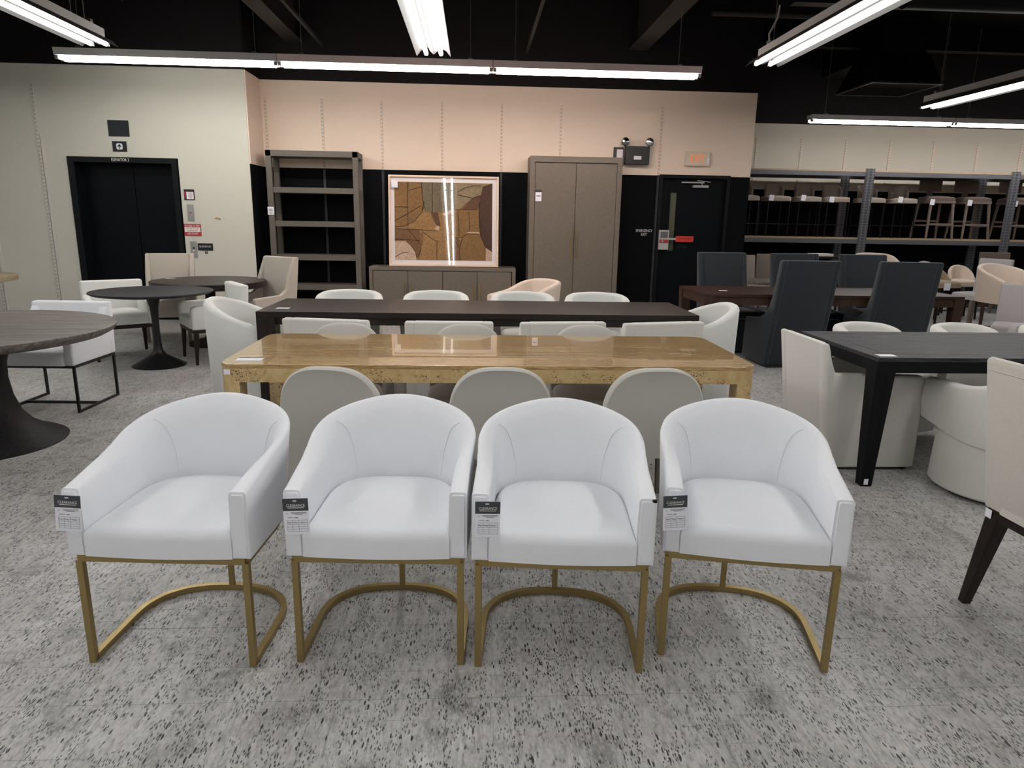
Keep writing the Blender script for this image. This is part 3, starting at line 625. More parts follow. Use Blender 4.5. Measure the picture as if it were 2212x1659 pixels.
def apron_table(label, cat_name, x0, x1, y0, y1, h, ta, th, leg, mats, corner=.0, taper=None, rz=0, legr=.004):
    """rectangular table; mats: top, apron, leg"""
    t = thing(cat_name, label, 'table', ((x0+x1)/2, (y0+y1)/2, 0), rz)
    w, d = x1-x0, y1-y0
    if corner: B().prism(rrect(w, d, corner), 'z', h-th, h, .003).build('tabletop', mats[0], t)
    else: B().box((0, 0, h-th/2), (w, d, th), .004).build('tabletop', mats[0], t)
    return t, w, d
def tables():
    # burl table
    t, w, d = apron_table('long glossy burl wood dining table behind the front chairs', 'dining_table', -1.255, 1.45, 3.38, 4.32, .76, .08, .02, .13, ('burl_top', 'burl_edge', 'burl_edge'), corner=.09)
    o = rrect(w-.002, d-.002, .09); i_ = rrect(w-.07, d-.07, .06)
    b = bmesh.new(); R4 = []
    for pts, z in ((o, .67), (o, .74), (i_, .74), (i_, .67)): R4.append([b.verts.new((p[0], p[1], z)) for p in pts])
    n = len(o)
    for a in range(4):
        for k in range(n): b.faces.new((R4[a][k], R4[a][(k+1) % n], R4[(a+1) % 4][(k+1) % n], R4[(a+1) % 4][k]))
    bmesh.ops.recalc_face_normals(b, faces=b.faces); B().add(b).build('apron', 'burl_edge', t)
    for sx in (-1, 1):
        for sy in (-1, 1):
            r = .088; cx, cy = sx*(w/2-.001), sy*(d/2-.001); q = .105
            pts = [(cx-sx*q, cy), (cx-sx*q, cy-sy*q), (cx, cy-sy*q)]
            for k in range(7):
                a = PI/2*k/6; pts.append((cx-sx*r+sx*r*math.cos(a), cy-sy*r+sy*r*math.sin(a)))
            B().prism(pts, 'z', 0, .67, 0).build('leg', 'burl_edge', t)
    s_ = B().box((-1.205, 3.3775, .722), (.030, .001, .026)).build('paper_sticker', 'paper'); tag(s_, 'small printed sticker on the left end of the burl table edge', 'sticker')
    c = thing('price_card', 'grey edged price card lying on the left corner of the burl table', 'price tag', (-1.13, 3.505, .7612), R(2))
    B().box((0, .0, 0), (.125, .085, .001)).build('card', 'paper', c); B().box((.0, .034, .0008), (.125, .018, .0008)).build('header_band', 'tag_dark', c)
    o = B().box((.37, 3.49, .7612), (.045, .055, .001)).build('paper_note', 'paper'); 
    bpy.data.objects.remove(o)
    # dark parsons table
    t, w, d = apron_table('long dark brown dining table with thick square legs in the middle', 'dining_table', -1.655, 1.765, 5.33, 6.22, .76, .09, .045, .13, ('dark_wood', 'dark_wood', 'dark_leg'))
    B().box((0, 0, .686), (w-.10, d-.06, .06), .003).build('apron', 'dark_wood', t)
    for sx in (-1, 1):
        for sy in (-1, 1): B().box((sx*(w/2-.07), sy*(d/2-.07), .3575), (.14, .14, .715), .004).build('leg', 'dark_leg', t)
    o = B().box((-1.50, 5.53, .7612), (.10, .06, .001)).build('price_card', 'paper'); tag(o, 'white card on the left end of the long dark brown table', 'price tag')
    # black oak table
    t, w, d = apron_table('black oak dining table with tapered legs at right', 'dining_table', 2.235, 4.95, 3.655, 4.60, .76, .10, .025, .10, ('black_oak', 'black_oak', 'black_oak_leg'))
    b = B(); b.sweep([(-w/2+.03, -d/2+.03, .703), (w/2-.03, -d/2+.03, .703), (w/2-.03, d/2-.03, .703), (-w/2+.03, d/2-.03, .703)], .05, .062, True); b.build('apron', 'black_oak_leg', t)
    b = B(); b.sweep([(-w/2+.105, -d/2+.105, .7603), (w/2-.105, -d/2+.105, .7603), (w/2-.105, d/2-.105, .7603), (-w/2+.105, d/2-.105, .7603)], .004, .0015, True); b.build('inlay_groove', 'plastic_black', t)
    for sx in (-1, 1):
        for sy in (-1, 1):
            X, Y = sx*(w/2-.003), sy*(d/2-.003)
            q = lambda s_: [(X, Y), (X-sx*s_, Y), (X-sx*s_, Y-sy*s_), (X, Y-sy*s_)]
            B().hull8([(*p, 0) for p in q(.065)], [(*p, .735) for p in q(.115)], .004).build('leg', 'black_oak_leg', t)
    o = B().box((2.315, 3.72, .7612), (.10, .06, .001)).build('price_card', 'paper'); tag(o, 'white card on the near corner of the black oak table', 'price tag')
    o = B().box((2.263, 3.6545, .03), (.025, .001, .035)).build('paper_sticker', 'paper'); tag(o, 'small white sticker at the foot of the black oak table leg', 'sticker')
    # walnut table with rounded corners
    t, w, d = apron_table('reddish brown walnut table between the charcoal chairs', 'dining_table', 2.36, 5.15, 7.02, 7.95, .76, .1, .03, .1, ('walnut', 'walnut', 'walnut_leg'), corner=.03)
    b = B(); b.sweep([(-w/2+.05, -d/2+.05, .69), (w/2-.05, -d/2+.05, .69), (w/2-.05, d/2-.05, .69), (-w/2+.05, d/2-.05, .69)], .06, .09, True); b.build('apron', 'walnut_leg', t)
    for sx in (-1, 1):
        for sy in (-1, 1): B().hull8([(sx*(w/2-a), sy*(d/2-c_), 0) for a, c_ in ((.03, .03), (.10, .03), (.10, .10), (.03, .10))], [(sx*(w/2-a), sy*(d/2-c_), .735) for a, c_ in ((.0, .0), (.12, .0), (.12, .12), (.0, .12))], .012).build('leg', 'walnut_leg', t)
    o = B().box((2.68, 7.38, .7612), (.085, .055, .001)).build('price_card', 'paper'); tag(o, 'white card on the left end of the walnut table', 'price tag')
tables()

def arch_chair(label, loc, rz, group):
    """upholstered dining chair with an arched back panel"""
    t = thing('dining_chair', label, 'chair', loc, rz, group)
    # back panel: outline in (x, z), swept on a shallow curve
    b = bmesh.new(); W = .243; zb, zt = .36, .812; out = []
    n = 30
    for i in range(n+1):
        a = PI*i/n; c, s_ = math.cos(a), math.sin(a)
        out.append((-W*math.copysign(abs(c)**(2/2.9), c)*1.0, .56+(zt-.56)*abs(s_)**(2/2.3)))
    out = [(-W*.97, zb), (-W*1.0, .47)]+out+[(W*1.0, .47), (W*.97, zb)]
    def pos(x, z, off): return (x, .25+.10*(z-.4)-.45*x*x+off, z)
    rings = []
    for off, sc in ((-.030, .97), (-.018, 1.0), (.018, 1.0), (.030, .97)):
        rings.append([b.verts.new(pos(x*sc, zb+(z-zb)*(1-(1-sc)*.6), off)) for x, z in out])
    m = len(out)
    for a in range(3):
        for k in range(m): b.faces.new((rings[a][k], rings[a][(k+1) % m], rings[a+1][(k+1) % m], rings[a+1][k]))
    # faces front/back as strips across symmetric pairs
    for rg in (rings[0], rings[-1]):
        for k in range(m//2): 
            vs = [rg[k], rg[k+1], rg[m-2-k], rg[m-1-k]]; vs = list(dict.fromkeys(vs))
            if len(vs) > 2:
                try: b.faces.new(vs)
                except ValueError: pass
    bmesh.ops.recalc_face_normals(b, faces=b.faces); B().add(b).build('backrest', 'cream_fabric', t, ang=50)
    B().pad(rrect(.49, .47, .16, 0, -.01), .375, .455, r=.035, crown=.02).build('seat', 'cream_fabric', t, ang=60)
    for s_ in (-1, 1):
        B().taper((s_*.20, .225, 0), (s_*.195, .215, .40), .05, .075, .006).build('leg', 'cream_fabric', t)
        B().taper((s_*.195, -.185, 0), (s_*.185, -.17, .375), .024, .038).build('leg', 'grey_leg', t)
    return t
def skirted_chair(label, loc, rz, group, fab='ivory_fabric', W=.62, hb=.79, ha=.60, D=.62, lean=.05, base=.035, name='armchair', seath=.47, bt=.085, sw=.085):
    t = thing(name, label, 'chair', loc, rz, group)
    y0, y1 = -D/2, D/2
    def side(h):
        pr = [(y0, base), (y1-.02, base), (y1+lean, hb), (y1+lean-bt+.01, hb)]
        for k in range(1, 7):                                     # swoop from back to arm
            u = k/6; yy = (y1+lean-bt)-sw*u**1.6; zz = hb-.01-(hb-.01-ha)*(1-(1-u)**1.0); pr.append((yy, zz))
        pr += [(y0+.02, ha-.01), (y0, ha-.03)]
        return pr
    for s_ in (-1, 1):
        a, c = (s_*(W/2-.075), s_*W/2); b = B(); b.prism(side(0), 'x', min(a, c), max(a, c), .014); b.build('armrest', fab, t, ang=50)
    b = B(); b.prism([(y1-.10, base), (y1-.02, base), (y1+lean, hb), (y1+lean-bt, hb)], 'x', -W/2+.06, W/2-.06, .014); b.build('backrest', fab, t, ang=50)
    B().prism([(y0+.004, base), (y1-.08, base), (y1-.06, seath-.08), (y0+.004, seath-.08)], 'x', -W/2+.07, W/2-.07, .012).build('skirt', fab, t)
    B().pad(rrect(W-.155, D-.10, .03, 0, -.04), seath-.08, seath, r=.03, crown=.015).build('seat', fab, t, ang=60)
    b = B(); b.span(-W/2+.03, W/2-.03, y0+.03, y1-.05, 0, base+.003); b.build('plinth', 'dark_plinth', t)
    return t
def barrel_chair(label, loc, rz, group, fab='pearl_fabric', W=.33, hb=.80, ha=.64, name='barrel_chair', taper=.9, hf=None, flat=0):
    t = thing(name, label, 'chair', loc, rz, group)
    path = upath(W, -.30, -.02, .31, 2.1 if flat else 2.7)
    top = interp([(0, ha), (.3, ha+(hb-ha)*.32), (.62, ha+(hb-ha)*.74), (.85, hb-.008), (1, hb)]) if flat else interp([(0, ha), (.3, ha+.05), (.55, hb-.045), (.72, hb-.01), (1, hb)])
    b = B(); b.shell(path, top, lambda f: .045, .085, lean=.03 if flat else .10, r=.03)
    for v in b.bm.verts:
        k = taper+(1-taper)*min(1, v.co.z/.6); v.co.x *= k; v.co.y *= k
    b.build('backrest', fab, t, ang=50)
    inner = [(p[0]-nr[0]*(th-.004), p[1]-nr[1]*(th-.004)) for (p, nr, zt, zb, kl, th, ie) in b.inner]
    o = [(x*taper*1.02, y*taper*1.02) for x, y in inner[::-1]]
    B().pad(o, .045, .46, r=.035, crown=.02).build('seat', fab, t, ang=60)
    B().lathe([(.25, 0), (.25, .05)], 32).build('plinth', 'dark_plinth', t)
    return t
def middle_chairs():
    g = 'cream arched back chairs at the burl table'
    base = arch_chair('cream arched chair at the burl table, left of three seen from behind', (-.615, 3.37, 0), R(180-9), g)
    dup(base, (.125, 3.38, 0), R(180), 'cream arched chair at the burl table, middle of three seen from behind')
    dup(base, (.835, 3.38, 0), R(180+3), 'cream arched chair at the burl table, right of three seen from behind')
    for x, n_ in ((-.81, 'left'), (-.035, 'middle'), (.74, 'right')): dup(base, (x, 4.14, 0), R(2), 'cream arched chair across the burl table facing the camera, %s of three' % n_)
    g = 'skirted ivory armchairs on the near side of the dark table'
    base = skirted_chair('skirted ivory armchair at the dark table, first from left, turned slightly', (-.995, 5.24, 0), R(180-9), g, hb=.765, ha=.58)
    dup(base, (-.175, 5.18, 0), R(180), 'skirted ivory armchair at the dark table, second from left')
    dup(base, (.60, 5.20, 0), R(180+6), 'skirted ivory armchair at the dark table, third from left')
    dup(base, (1.30, 5.22, 0), R(180+12), 'skirted ivory armchair at the dark table, rightmost, turned slightly')
    g = 'white barrel chairs around the dark table'
    base = barrel_chair('white barrel chair across the dark table, leftmost', (-1.15, 6.36, 0), R(3), g, W=.31, ha=.60)
    for x, n_, a in ((-.35, 'second from left', 2), (.455, 'third from left', 0), (1.15, 'rightmost', -4)): dup(base, (x, 6.36, 0), R(a), 'white barrel chair across the dark table, '+n_)
    big = barrel_chair('large white barrel chair at the left end of the dark table', (-1.83, 5.72, 0), R(83), 'white barrel chairs at the ends of the dark table', taper=1.0, W=.325, hb=.82, ha=.60, fab='pearl_fabric', flat=1)
    dup(big, (1.865, 5.70, 0), R(-82), 'large white barrel chair at the right end of the dark table')
    barrel_chair('cream barrel chair alone in front of the tall cabinet', (.56, 7.75, 0), R(-62), None, fab='shell_fabric', W=.33, hb=.82, ha=.64)
middle_chairs()

def right_tables():
    skirted_chair('skirted ivory armchair at the left end of the black oak table', (2.425, 4.215, 0), R(90), None, hb=.79, ha=.605, D=.58, W=.595, lean=.085, base=.018, bt=.05, sw=.055)
    # round chair with a wrapped back over a drum base
    t = thing('tub_chair', 'ivory round tub chair tucked under the black oak table', 'chair', (3.03, 3.60, 0), R(180-8), 'round tub chairs at the black oak table')
    path = upath(.37, -.26, .0, .37, 2.0)
    top = interp([(0, .60), (.45, .625), (.7, .675), (1, .72)])
    bot = interp([(0, .36), (.3, .345), (.6, .315), (1, .30)])
    B().shell(path, top, bot, .085, lean=.03, r=.02, bow=.012).build('backrest', 'ivory_fabric', t, ang=50)
    B().lathe([(.355, .02), (.365, .03), (.35, .40), (.33, .41)], 48).build('drum_base', 'ivory_fabric', t)
    B().pad([(.28*math.cos(2*PI*k/40), .28*math.sin(2*PI*k/40)-.02) for k in range(40)], .40, .47, r=.03, crown=.02).build('seat', 'ivory_fabric', t, ang=60)
    B().lathe([(.30, 0), (.30, .022)], 32).build('plinth', 'dark_plinth', t)
    g = 'cream curved chairs beyond the black oak table'
    base = barrel_chair('cream curved chair top beyond the black oak table, left one', (2.98, 4.80, 0), R(14), g, fab='ivory_fabric', W=.28, hb=.755, ha=.50)
    dup(base, (3.74, 4.80, 0), R(14), 'cream curved chair top beyond the black oak table, middle one'); dup(base, (4.44, 4.80, 0), R(14), 'cream curved chair top beyond the black oak table, cut by the photo edge')
    # linen host chair at the right edge, seen from behind; faces +X
    t = thing('host_chair', 'tall linen host chair with dark splayed leg at the right photo edge', 'chair', (2.205, 2.12, 0), R(90+2))
    W, D = .60, .60
    b = B()
    b.prism([(.13, .42), (.215, .42), (.315, 1.0), (.30, 1.012), (.235, .995)], 'x', -W/2, W/2, .014); b.build('backrest', 'oat_fabric', t, ang=50)
    b = B(); b.tube([(-W/2+.015, .3095, .965), (W/2-.015, .3095, .965)], .002, 6); b.build('piping', 'oat_fabric', t)
    for s_ in (-1, 1): B().prism([(-.28, .42), (.16, .42), (.25, .85), (.12, .70), (-.28, .66)], 'x', min(s_*W/2, s_*(W/2-.07)), max(s_*W/2, s_*(W/2-.07)), .012).build('armrest', 'oat_fabric', t, ang=50)
    B().pad(rrect(W-.13, D-.08, .03, 0, -.04), .42, .50, r=.03, crown=.02).build('seat', 'oat_fabric', t, ang=60)
    B().box((0, -.045, .40), (W-.02, .50, .042), .003).build('seat_frame', 'dark_leg', t)
    for s_ in (-1, 1):
        B().taper((s_*.31, .215, 0), (s_*.262, .175, .40), .034, .062, .004).build('leg', 'dark_leg', t)
        B().taper((s_*.27, -.25, 0), (s_*.265, -.245, .40), .034, .055, .004).build('leg', 'dark_leg', t)
    o = B().box((1.985, 2.39, .398), (.001, .032, .034)).build('paper_sticker', 'paper'); tag(o, 'small white sticker where the linen chair back meets its leg', 'sticker')
    # charcoal slipcovered chairs
    g = 'charcoal slipcovered chairs around the walnut table'
    def slip(label, loc, rz):
        t = thing('slipcovered_chair', label, 'chair', loc, rz, g); W = .615
        side = [(-.34, .02), (.22, .02), (.33, .60), (.42, 1.12), (.34, 1.12), (.29, .90), (.25, .75), (.20, .64), (.12, .56), (-.02, .50), (-.32, .47)]
        for s_ in (-1, 1): B().prism(side, 'x', min(s_*W/2, s_*(W/2-.06)), max(s_*W/2, s_*(W/2-.06)), .016).build('side_panel', 'charcoal_fabric', t, ang=50)
        B().prism([(.13, .02), (.22, .02), (.33, .60), (.42, 1.12), (.34, 1.12), (.24, .60)], 'x', -W/2+.05, W/2-.05, .016).build('backrest', 'charcoal_fabric', t, ang=50)
        B().prism([(-.335, .02), (.15, .02), (.20, .40), (-.33, .40)], 'x', -W/2+.055, W/2-.055, .012).build('skirt', 'charcoal_fabric', t)
        B().pad(rrect(W-.12, .50, .03, 0, -.035), .40, .475, r=.03, crown=.02).build('seat', 'charcoal_fabric', t, ang=60)
        B().box((0, -.02, .011), (W-.06, .5, .022)).build('plinth', 'dark_plinth', t)
        return t
    s0 = slip('charcoal slipcovered chair, left of the two seen from behind', (3.33, 7.22, 0), R(180+3))
    dup(s0, (4.42, 7.22, 0), R(180-5), 'charcoal slipcovered chair, right of the two seen from behind')
    for x, n_ in ((3.06, 'left'), (3.97, 'middle'), (4.84, 'right')): dup(s0, (x, 8.12, 0), R(5), 'charcoal slipcovered chair facing the camera behind the walnut table, %s of three' % n_)
right_tables()

def left_area():
    # oval pedestal table at the left edge
    t = thing('pedestal_table', 'grey oak oval table on a flared black pedestal at the left edge', 'table', (-3.20, 4.42, 0), 0)
    B().lathe([(.82, .70), (.86, .722), (.872, .742), (.875, .756), (.868, .76), (0, .76)], 72, sy=1.0).build('tabletop', 'grey_oak', t)
    b = B(); b.lathe([(.46, 0), (.465, .006), (.44, .020), (.36, .055), (.28, .11), (.22, .19), (.185, .30), (.17, .42), (.175, .52), (.20, .61), (.26, .68), (.33, .702)], 64, c=(.03, .06)); b.build('pedestal', 'grey_oak_base', t)
    # black tulip table
    t = thing('pedestal_table', 'round black tulip table between the white armchairs', 'table', (-3.12, 6.93, 0), 0)
    B().lathe([(.44, .700), (.52, .712), (.55, .728), (.548, .737), (0, .737)], 64).build('tabletop', 'black_oak', t)
    B().lathe([(.245, 0), (.248, .008), (.20, .035), (.13, .075), (.07, .115), (.045, .15), (.034, .25), (.032, .45), (.040, .58), (.062, .66), (.11, .695), (.16, .703)], 48).build('pedestal', 'black_metal', t)
    o = B().box((-3.30, 7.25, .738), (.10, .05, .001), rot=('Z', .2)).build('price_card', 'tag_dark'); tag(o, 'dark card lying on the round black tulip table', 'price tag')
    # dark round table behind
    t = thing('pedestal_table', 'round dark brown table in front of the elevator', 'table', (-3.02, 8.14, 0), 0)
    B().lathe([(.60, .665), (.615, .672), (.62, .73), (.612, .737), (0, .737)], 64).build('tabletop', 'dark_wood', t)
    B().lathe([(.27, 0), (.27, .03), (.10, .08), (.06, .14), (.055, .60), (.10, .665)], 40).build('pedestal', 'dark_leg', t)
    o = B().box((-3.64, 8.30, .738), (.10, .05, .001)).build('price_card', 'paper'); o.location.x = .12; tag(o, 'white card on the round dark brown table', 'price tag')
    # pale wooden table at the left edge
    t = thing('pedestal_table', 'pale oak round table barely entering at the left edge', 'table', (-5.72, 8.15, 0), 0)
    B().lathe([(.50, .70), (.51, .705), (.51, .752), (.503, .76), (0, .76)], 56).build('tabletop', 'pale_oak', t)
    B().lathe([(.26, 0), (.26, .03), (.08, .08), (.07, .70)], 32).build('pedestal', 'pale_oak', t)
    # metal sled armchair
    t = thing('armchair', 'white box armchair on a black metal frame beside the oval table', 'chair', (-3.235, 5.47, 0), R(-2), None)
    W = .60
    B().prism([(.20, .36), (.29, .36), (.315, .775), (.235, .775)], 'x', -W/2, W/2, .016).build('backrest', 'white_fabric', t, ang=50)
    for s_ in (-1, 1): B().prism([(-.29, .36), (.22, .36), (.26, .77), (.20, .70), (.13, .585), (-.29, .555)], 'x', min(s_*W/2, s_*(W/2-.07)), max(s_*W/2, s_*(W/2-.07)), .014).build('armrest', 'white_fabric', t, ang=50)
    B().pad(rrect(W-.13, .52, .03, 0, -.035), .36, .465, r=.03, crown=.015).build('seat', 'white_fabric', t, ang=60)
    q = .018; B().sweep([(-.285, -.27, .35), (.285, -.27, .35), (.285, .27, .35), (-.285, .27, .35)], q, q, True).build('seat_frame', 'black_metal', t)
    for sx in (-1, 1):
        for sy in (-1, 1): B().box((sx*.285, sy*.27, .175), (q, q, .35), .001).build('leg', 'black_metal', t)
        B().box((sx*.285, 0, .009), (q, .54, q), .001).build('floor_runner', 'black_metal', t)
    B().box((0, 0, .010), (.57, q, q), .001).build('stretcher', 'black_metal', t)
    # white armchairs with dark wooden legs
    g = 'white armchairs with dark wooden legs at the tulip table'
    def wl(label, loc, rz):
        t = thing('armchair', label, 'chair', loc, rz, g); W = .58
        B().prism([(.19, .37), (.27, .37), (.30, .775), (.21, .775)], 'x', -W/2, W/2, .02, 3).build('backrest', 'pearl_fabric', t, ang=50)
        for s_ in (-1, 1): B().prism([(-.27, .35), (.22, .35), (.25, .68), (.17, .60), (-.24, .585), (-.27, .56)], 'x', min(s_*W/2, s_*(W/2-.075)), max(s_*W/2, s_*(W/2-.075)), .02, 3).build('armrest', 'pearl_fabric', t, ang=50)
        B().pad(rrect(W-.14, .50, .03, 0, -.025), .36, .475, r=.035, crown=.02).build('seat', 'pearl_fabric', t, ang=60)
        B().box((0, 0, .335), (W-.02, .53, .034), .003).build('seat_frame', 'dark_leg', t)
        for sx in (-1, 1):
            for sy in (-1, 1): B().taper((sx*.27, sy*.25, 0), (sx*.265, sy*.235, .32), .026, .046, .003).build('leg', 'dark_leg', t)
        return t
    a = wl('white armchair on dark wooden legs, left of the tulip table, facing the camera', (-3.70, 7.42, 0), R(36))
    dup(a, (-2.70, 7.30, 0), R(-56), 'white armchair on dark wooden legs, right of the tulip table, seen from the side')
    # beige high back chairs
    g = 'beige linen high back chairs near the elevator'
    def hb(label, loc, rz):
        t = thing('highback_chair', label, 'chair', loc, rz, g); W = .54
        B().prism([(.18, .30), (.27, .30), (.35, 1.0), (.27, 1.0)], 'x', -W/2+.05, W/2-.05, .012).build('backrest', 'beige_fabric', t, ang=50)
        pr = [(-.30, .30), (.275, .30), (.36, 1.0), (.30, 1.0), (.20, .78), (.16, .64), (.08, .585), (-.28, .57), (-.30, .55)]
        for s_ in (-1, 1): B().prism(pr, 'x', min(s_*W/2, s_*(W/2-.055)), max(s_*W/2, s_*(W/2-.055)), .014).build('armrest', 'beige_fabric', t, ang=50)
        B().pad(rrect(W-.10, .52, .03, 0, -.045), .30, .48, r=.03, crown=.02).build('seat', 'beige_fabric', t, ang=60)
        for sx in (-1, 1):
            for sy in (-1, 1): B().taper((sx*.22, sy*.22, 0), (sx*.22, sy*.22, .31), .028, .042, .003).build('leg', 'stool_wood', t)
        return t
    h = hb('beige high back chair facing the camera before the elevator door', (-3.62, 8.46, 0), R(14))
    dup(h, (-2.46, 8.15, 0), R(-34), 'beige high back chair turned left, beside the open bookcase')
left_area()

# ------------------------------------------------------------------ case goods on the middle wall
def case_goods():
    t = thing('bookcase', 'tall open taupe bookcase with five shelves against the black wall', 'bookcase', (-2.215, 10.215, 0))
    w, d, q = 1.24, .42, .075; x0 = -w/2
    for sx in (-1, 1):
        for sy in (-1, 1): B().box((sx*(w/2-q/2), sy*(d/2-.03), 1.165), (q, .06, 2.33), .003).build('post', 'taupe_linen_shelf', t)
    B().box((0, 0, 2.29), (w, d, .08), .004).build('top_panel', 'taupe_linen_shelf', t)
    for z in (1.845, 1.395, .935, .52): B().box((0, 0, z-.035), (w-.10, d-.03, .075), .003).build('shelf', 'taupe_linen_shelf', t)
    B().box((0, 0, .045), (w-.10, d-.03, .09), .003).build('shelf', 'taupe_linen_shelf', t)
    B().box((0, -d/2-.001, 0)[:1]+(0, .04), (w-.02, .02, .02)).build('stretcher', 'taupe_linen_shelf', t)
    o = thing('price_tag', 'white tag with small print on the left post of the bookcase', 'price tag', (-2.80, 9.998, 1.53))
    B().box((0, 0, 0), (.085, .002, .105)).build('tag_sheet', 'paper', o); b = B(); [b.box((0, -.0012, z), (.05, .0005, .008)) for z in (.02, .0, -.03)]; b.build('form_lines', 'rack_steel', o)
    # sideboard
    t = thing('sideboard', 'low taupe sideboard with four doors under the framed picture', 'sideboard', (-.45, 10.235, 0)); w, d = 2.08, .46
    B().box((0, 0, .765), (w, d, .05), .003).build('top_panel', 'taupe_linen', t)
    for s_ in (-1, 1): B().box((s_*(w/2-.025), 0, .37), (.05, d, .74), .003).build('side_panel', 'taupe_linen', t)
    B().box((0, .01, .36), (w-.09, d-.06, .72)).build('carcass', 'plastic_black', t)
    B().box((0, -d/2+.02, .03), (w-.10, .03, .06), .002).build('base_rail', 'taupe_linen', t)
    dw = (w-.112)/4
    for k in range(4):
        x = -w/2+.053+dw*(k+.5); dr = B().box((x, -d/2+.022, .398), (dw-.007, .036, .668), .002).build('door', 'taupe_linen', t)
        s_ = 1 if k % 2 == 0 else -1; hd = B(); hd.box((x+s_*(dw/2-.035), -d/2-.012, .42), (.010, .012, .26), .002); hd.box((x+s_*(dw/2-.035), -d/2-.002, .52), (.008, .02, .008)); hd.box((x+s_*(dw/2-.035), -d/2-.002, .32), (.008, .02, .008)); hd.build('handle', 'brass', dr)
    o = B().box((-1.42, 10.12, .7912), (.10, .05, .001)).build('price_card', 'paper'); tag(o, 'white card on the left end of the sideboard top', 'price tag')
    # armoire
    t = thing('cabinet', 'tall taupe two-door cabinet with brass bar handles', 'cabinet', (1.41, 10.235, 0)); w, d, h = 1.29, .46, 2.33
    for s_ in (-1, 1): B().box((s_*(w/2-.035), 0, h/2), (.07, d, h), .003).build('side_panel', 'taupe_linen', t)
    B().box((0, 0, h-.04), (w-.13, d, .08), .003).build('top_panel', 'taupe_linen', t)
    B().box((0, .02, 1.13), (w-.13, d-.06, 2.24)).build('carcass', 'plastic_black', t)
    B().box((0, -d/2+.02, .035), (w-.14, .03, .07), .002).build('base_rail', 'taupe_linen', t)
    dw = (w-.144)/2
    for s_ in (-1, 1):
        x = s_*(dw/2+.0); dr = B().box((x, -d/2+.022, 1.16), (dw-.006, .036, 2.16), .002).build('door', 'taupe_linen', t)
        hd = B(); hx = s_*.036; hd.box((hx, -d/2-.014, 1.145), (.013, .014, .40), .003); hd.box((hx, -d/2-.002, 1.30), (.010, .022, .010)); hd.box((hx, -d/2-.002, .99), (.010, .022, .010)); hd.build('handle', 'brass', dr)
    o = thing('price_tag', 'grey topped white tag near the left edge of the cabinet door', 'price tag', (.888, 9.995, 1.80))
    B().box((0, 0, -.015), (.085, .002, .125)).build('tag_sheet', 'paper', o); B().box((0, -.001, .062), (.085, .002, .035)).build('header_band', 'tag_dark', o); b = B(); b.box((0, -.0012, -.005), (.06, .0005, .012)); b.build('form_lines', 'rack_steel', o)
    # framed picture, leaning back on the sideboard
    t = thing('framed_picture', 'large framed brown abstract print leaning on the sideboard', 'picture', (-.435, 10.12, .7945)); t.rotation_euler = (-R(6.0), 0, R(.75))
    w, h = 1.555, 1.262
    b = B(); b.sweep([(-w/2+.012, 0, .012), (w/2-.012, 0, .012), (w/2-.012, 0, h-.012), (-w/2+.012, 0, h-.012)][:1], .02, .02) if False else None
    for nm, c, dd in (('x', (0, 0, .0125), (w, .05, .025)), ('x', (0, 0, h-.0125), (w, .05, .025)), ('z', (-w/2+.0125, 0, h/2), (.025, .05, h-.05)), ('z', (w/2-.0125, 0, h/2), (.025, .05, h-.05))):
        B().box(c, dd, .002).build('frame_rail', 'frame_wood', t)
    B().box((0, .012, h/2), (w-.04, .006, h-.04)).build('mat_board', 'mat_board', t)
    aw, ah = 1.385, 1.085; ax0, az0 = -aw/2-.005, (h-ah)/2
    def A(u, v): return (ax0+aw*u, az0+ah*(1-v))
    polys = [  # u, v fractions of the print, tone
        (4, [(0, 0), (1, 0), (1, 1), (0, 1)]),
        (0, [(0, 0), (.275, 0), (.30, .28), (.28, .40), (.20, .50), (.10, .565), (0, .58)]),
        (1, [(.275, 0), (.62, 0), (.64, .12), (.62, .36), (.44, .38), (.32, .39), (.29, .22)]),
        (6, [(.62, 0), (.98, 0), (.90, .04), (.89, .15), (.76, .22), (.66, .33), (.62, .30)]),
        (2, [(.72, .30), (.80, .19), (.89, .15), (.89, .26), (.84, .34), (.68, .345)]),
        (3, [(.48, .40), (.585, .34), (.585, .38), (.51, .43)]),
        (7, [(.90, .05), (1, 0), (1, .88), (.93, .82), (.88, .68), (.865, .50), (.865, .25)]),
        (2, [(.365, .38), (.44, .38), (.47, .56), (.425, .55), (.39, .47)]),
        (4, [(.30, .31), (.34, .40), (.37, .39), (.42, .55), (.40, .61), (.12, .585), (.22, .50)]),
        (3, [(.405, .60), (.43, .55), (.46, .57), (.45, .615)]),
        (0, [(.62, .36), (.865, .35), (.87, .64), (.72, .65), (.69, .70), (.62, .68)]),
        (5, [(0, .60), (.25, .605), (.27, .70), (.26, .85), (.27, .97), (.22, .97), (.16, .80), (.12, .75), (0, .75)]),
        (3, [(0, .76), (.11, .76), (.17, .82), (.21, .90), (.225, 1), (0, 1)]),
        (4, [(.26, .63), (.62, .64), (.62, 1), (.24, 1), (.27, .86)]),
        (5, [(.62, .68), (.68, .75), (.66, .90), (.68, 1), (.58, 1)]),
        (0, [(.67, 1), (.66, .86), (.69, .70), (.74, .645), (.865, .65), (.90, .77), (.935, .83), (.935, 1)]),
        (3, [(.725, .645), (.76, .625), (.865, .625), (.865, .645)]),
        (3, [(.935, .83), (1, .88), (1, 1), (.935, 1)])]
    pr = B()
    for i, (tone, pg) in enumerate(polys):
        z = .0085-.0002*i
        pr.prism([A(*p) for p in pg], 'y', z, z+.0001, 0, mi=tone)
    po = pr.build('art_print', ['print_tone_%d' % i for i in range(8)], t)
    for p in po.data.polygons: p.use_smooth = False
    ln = B()
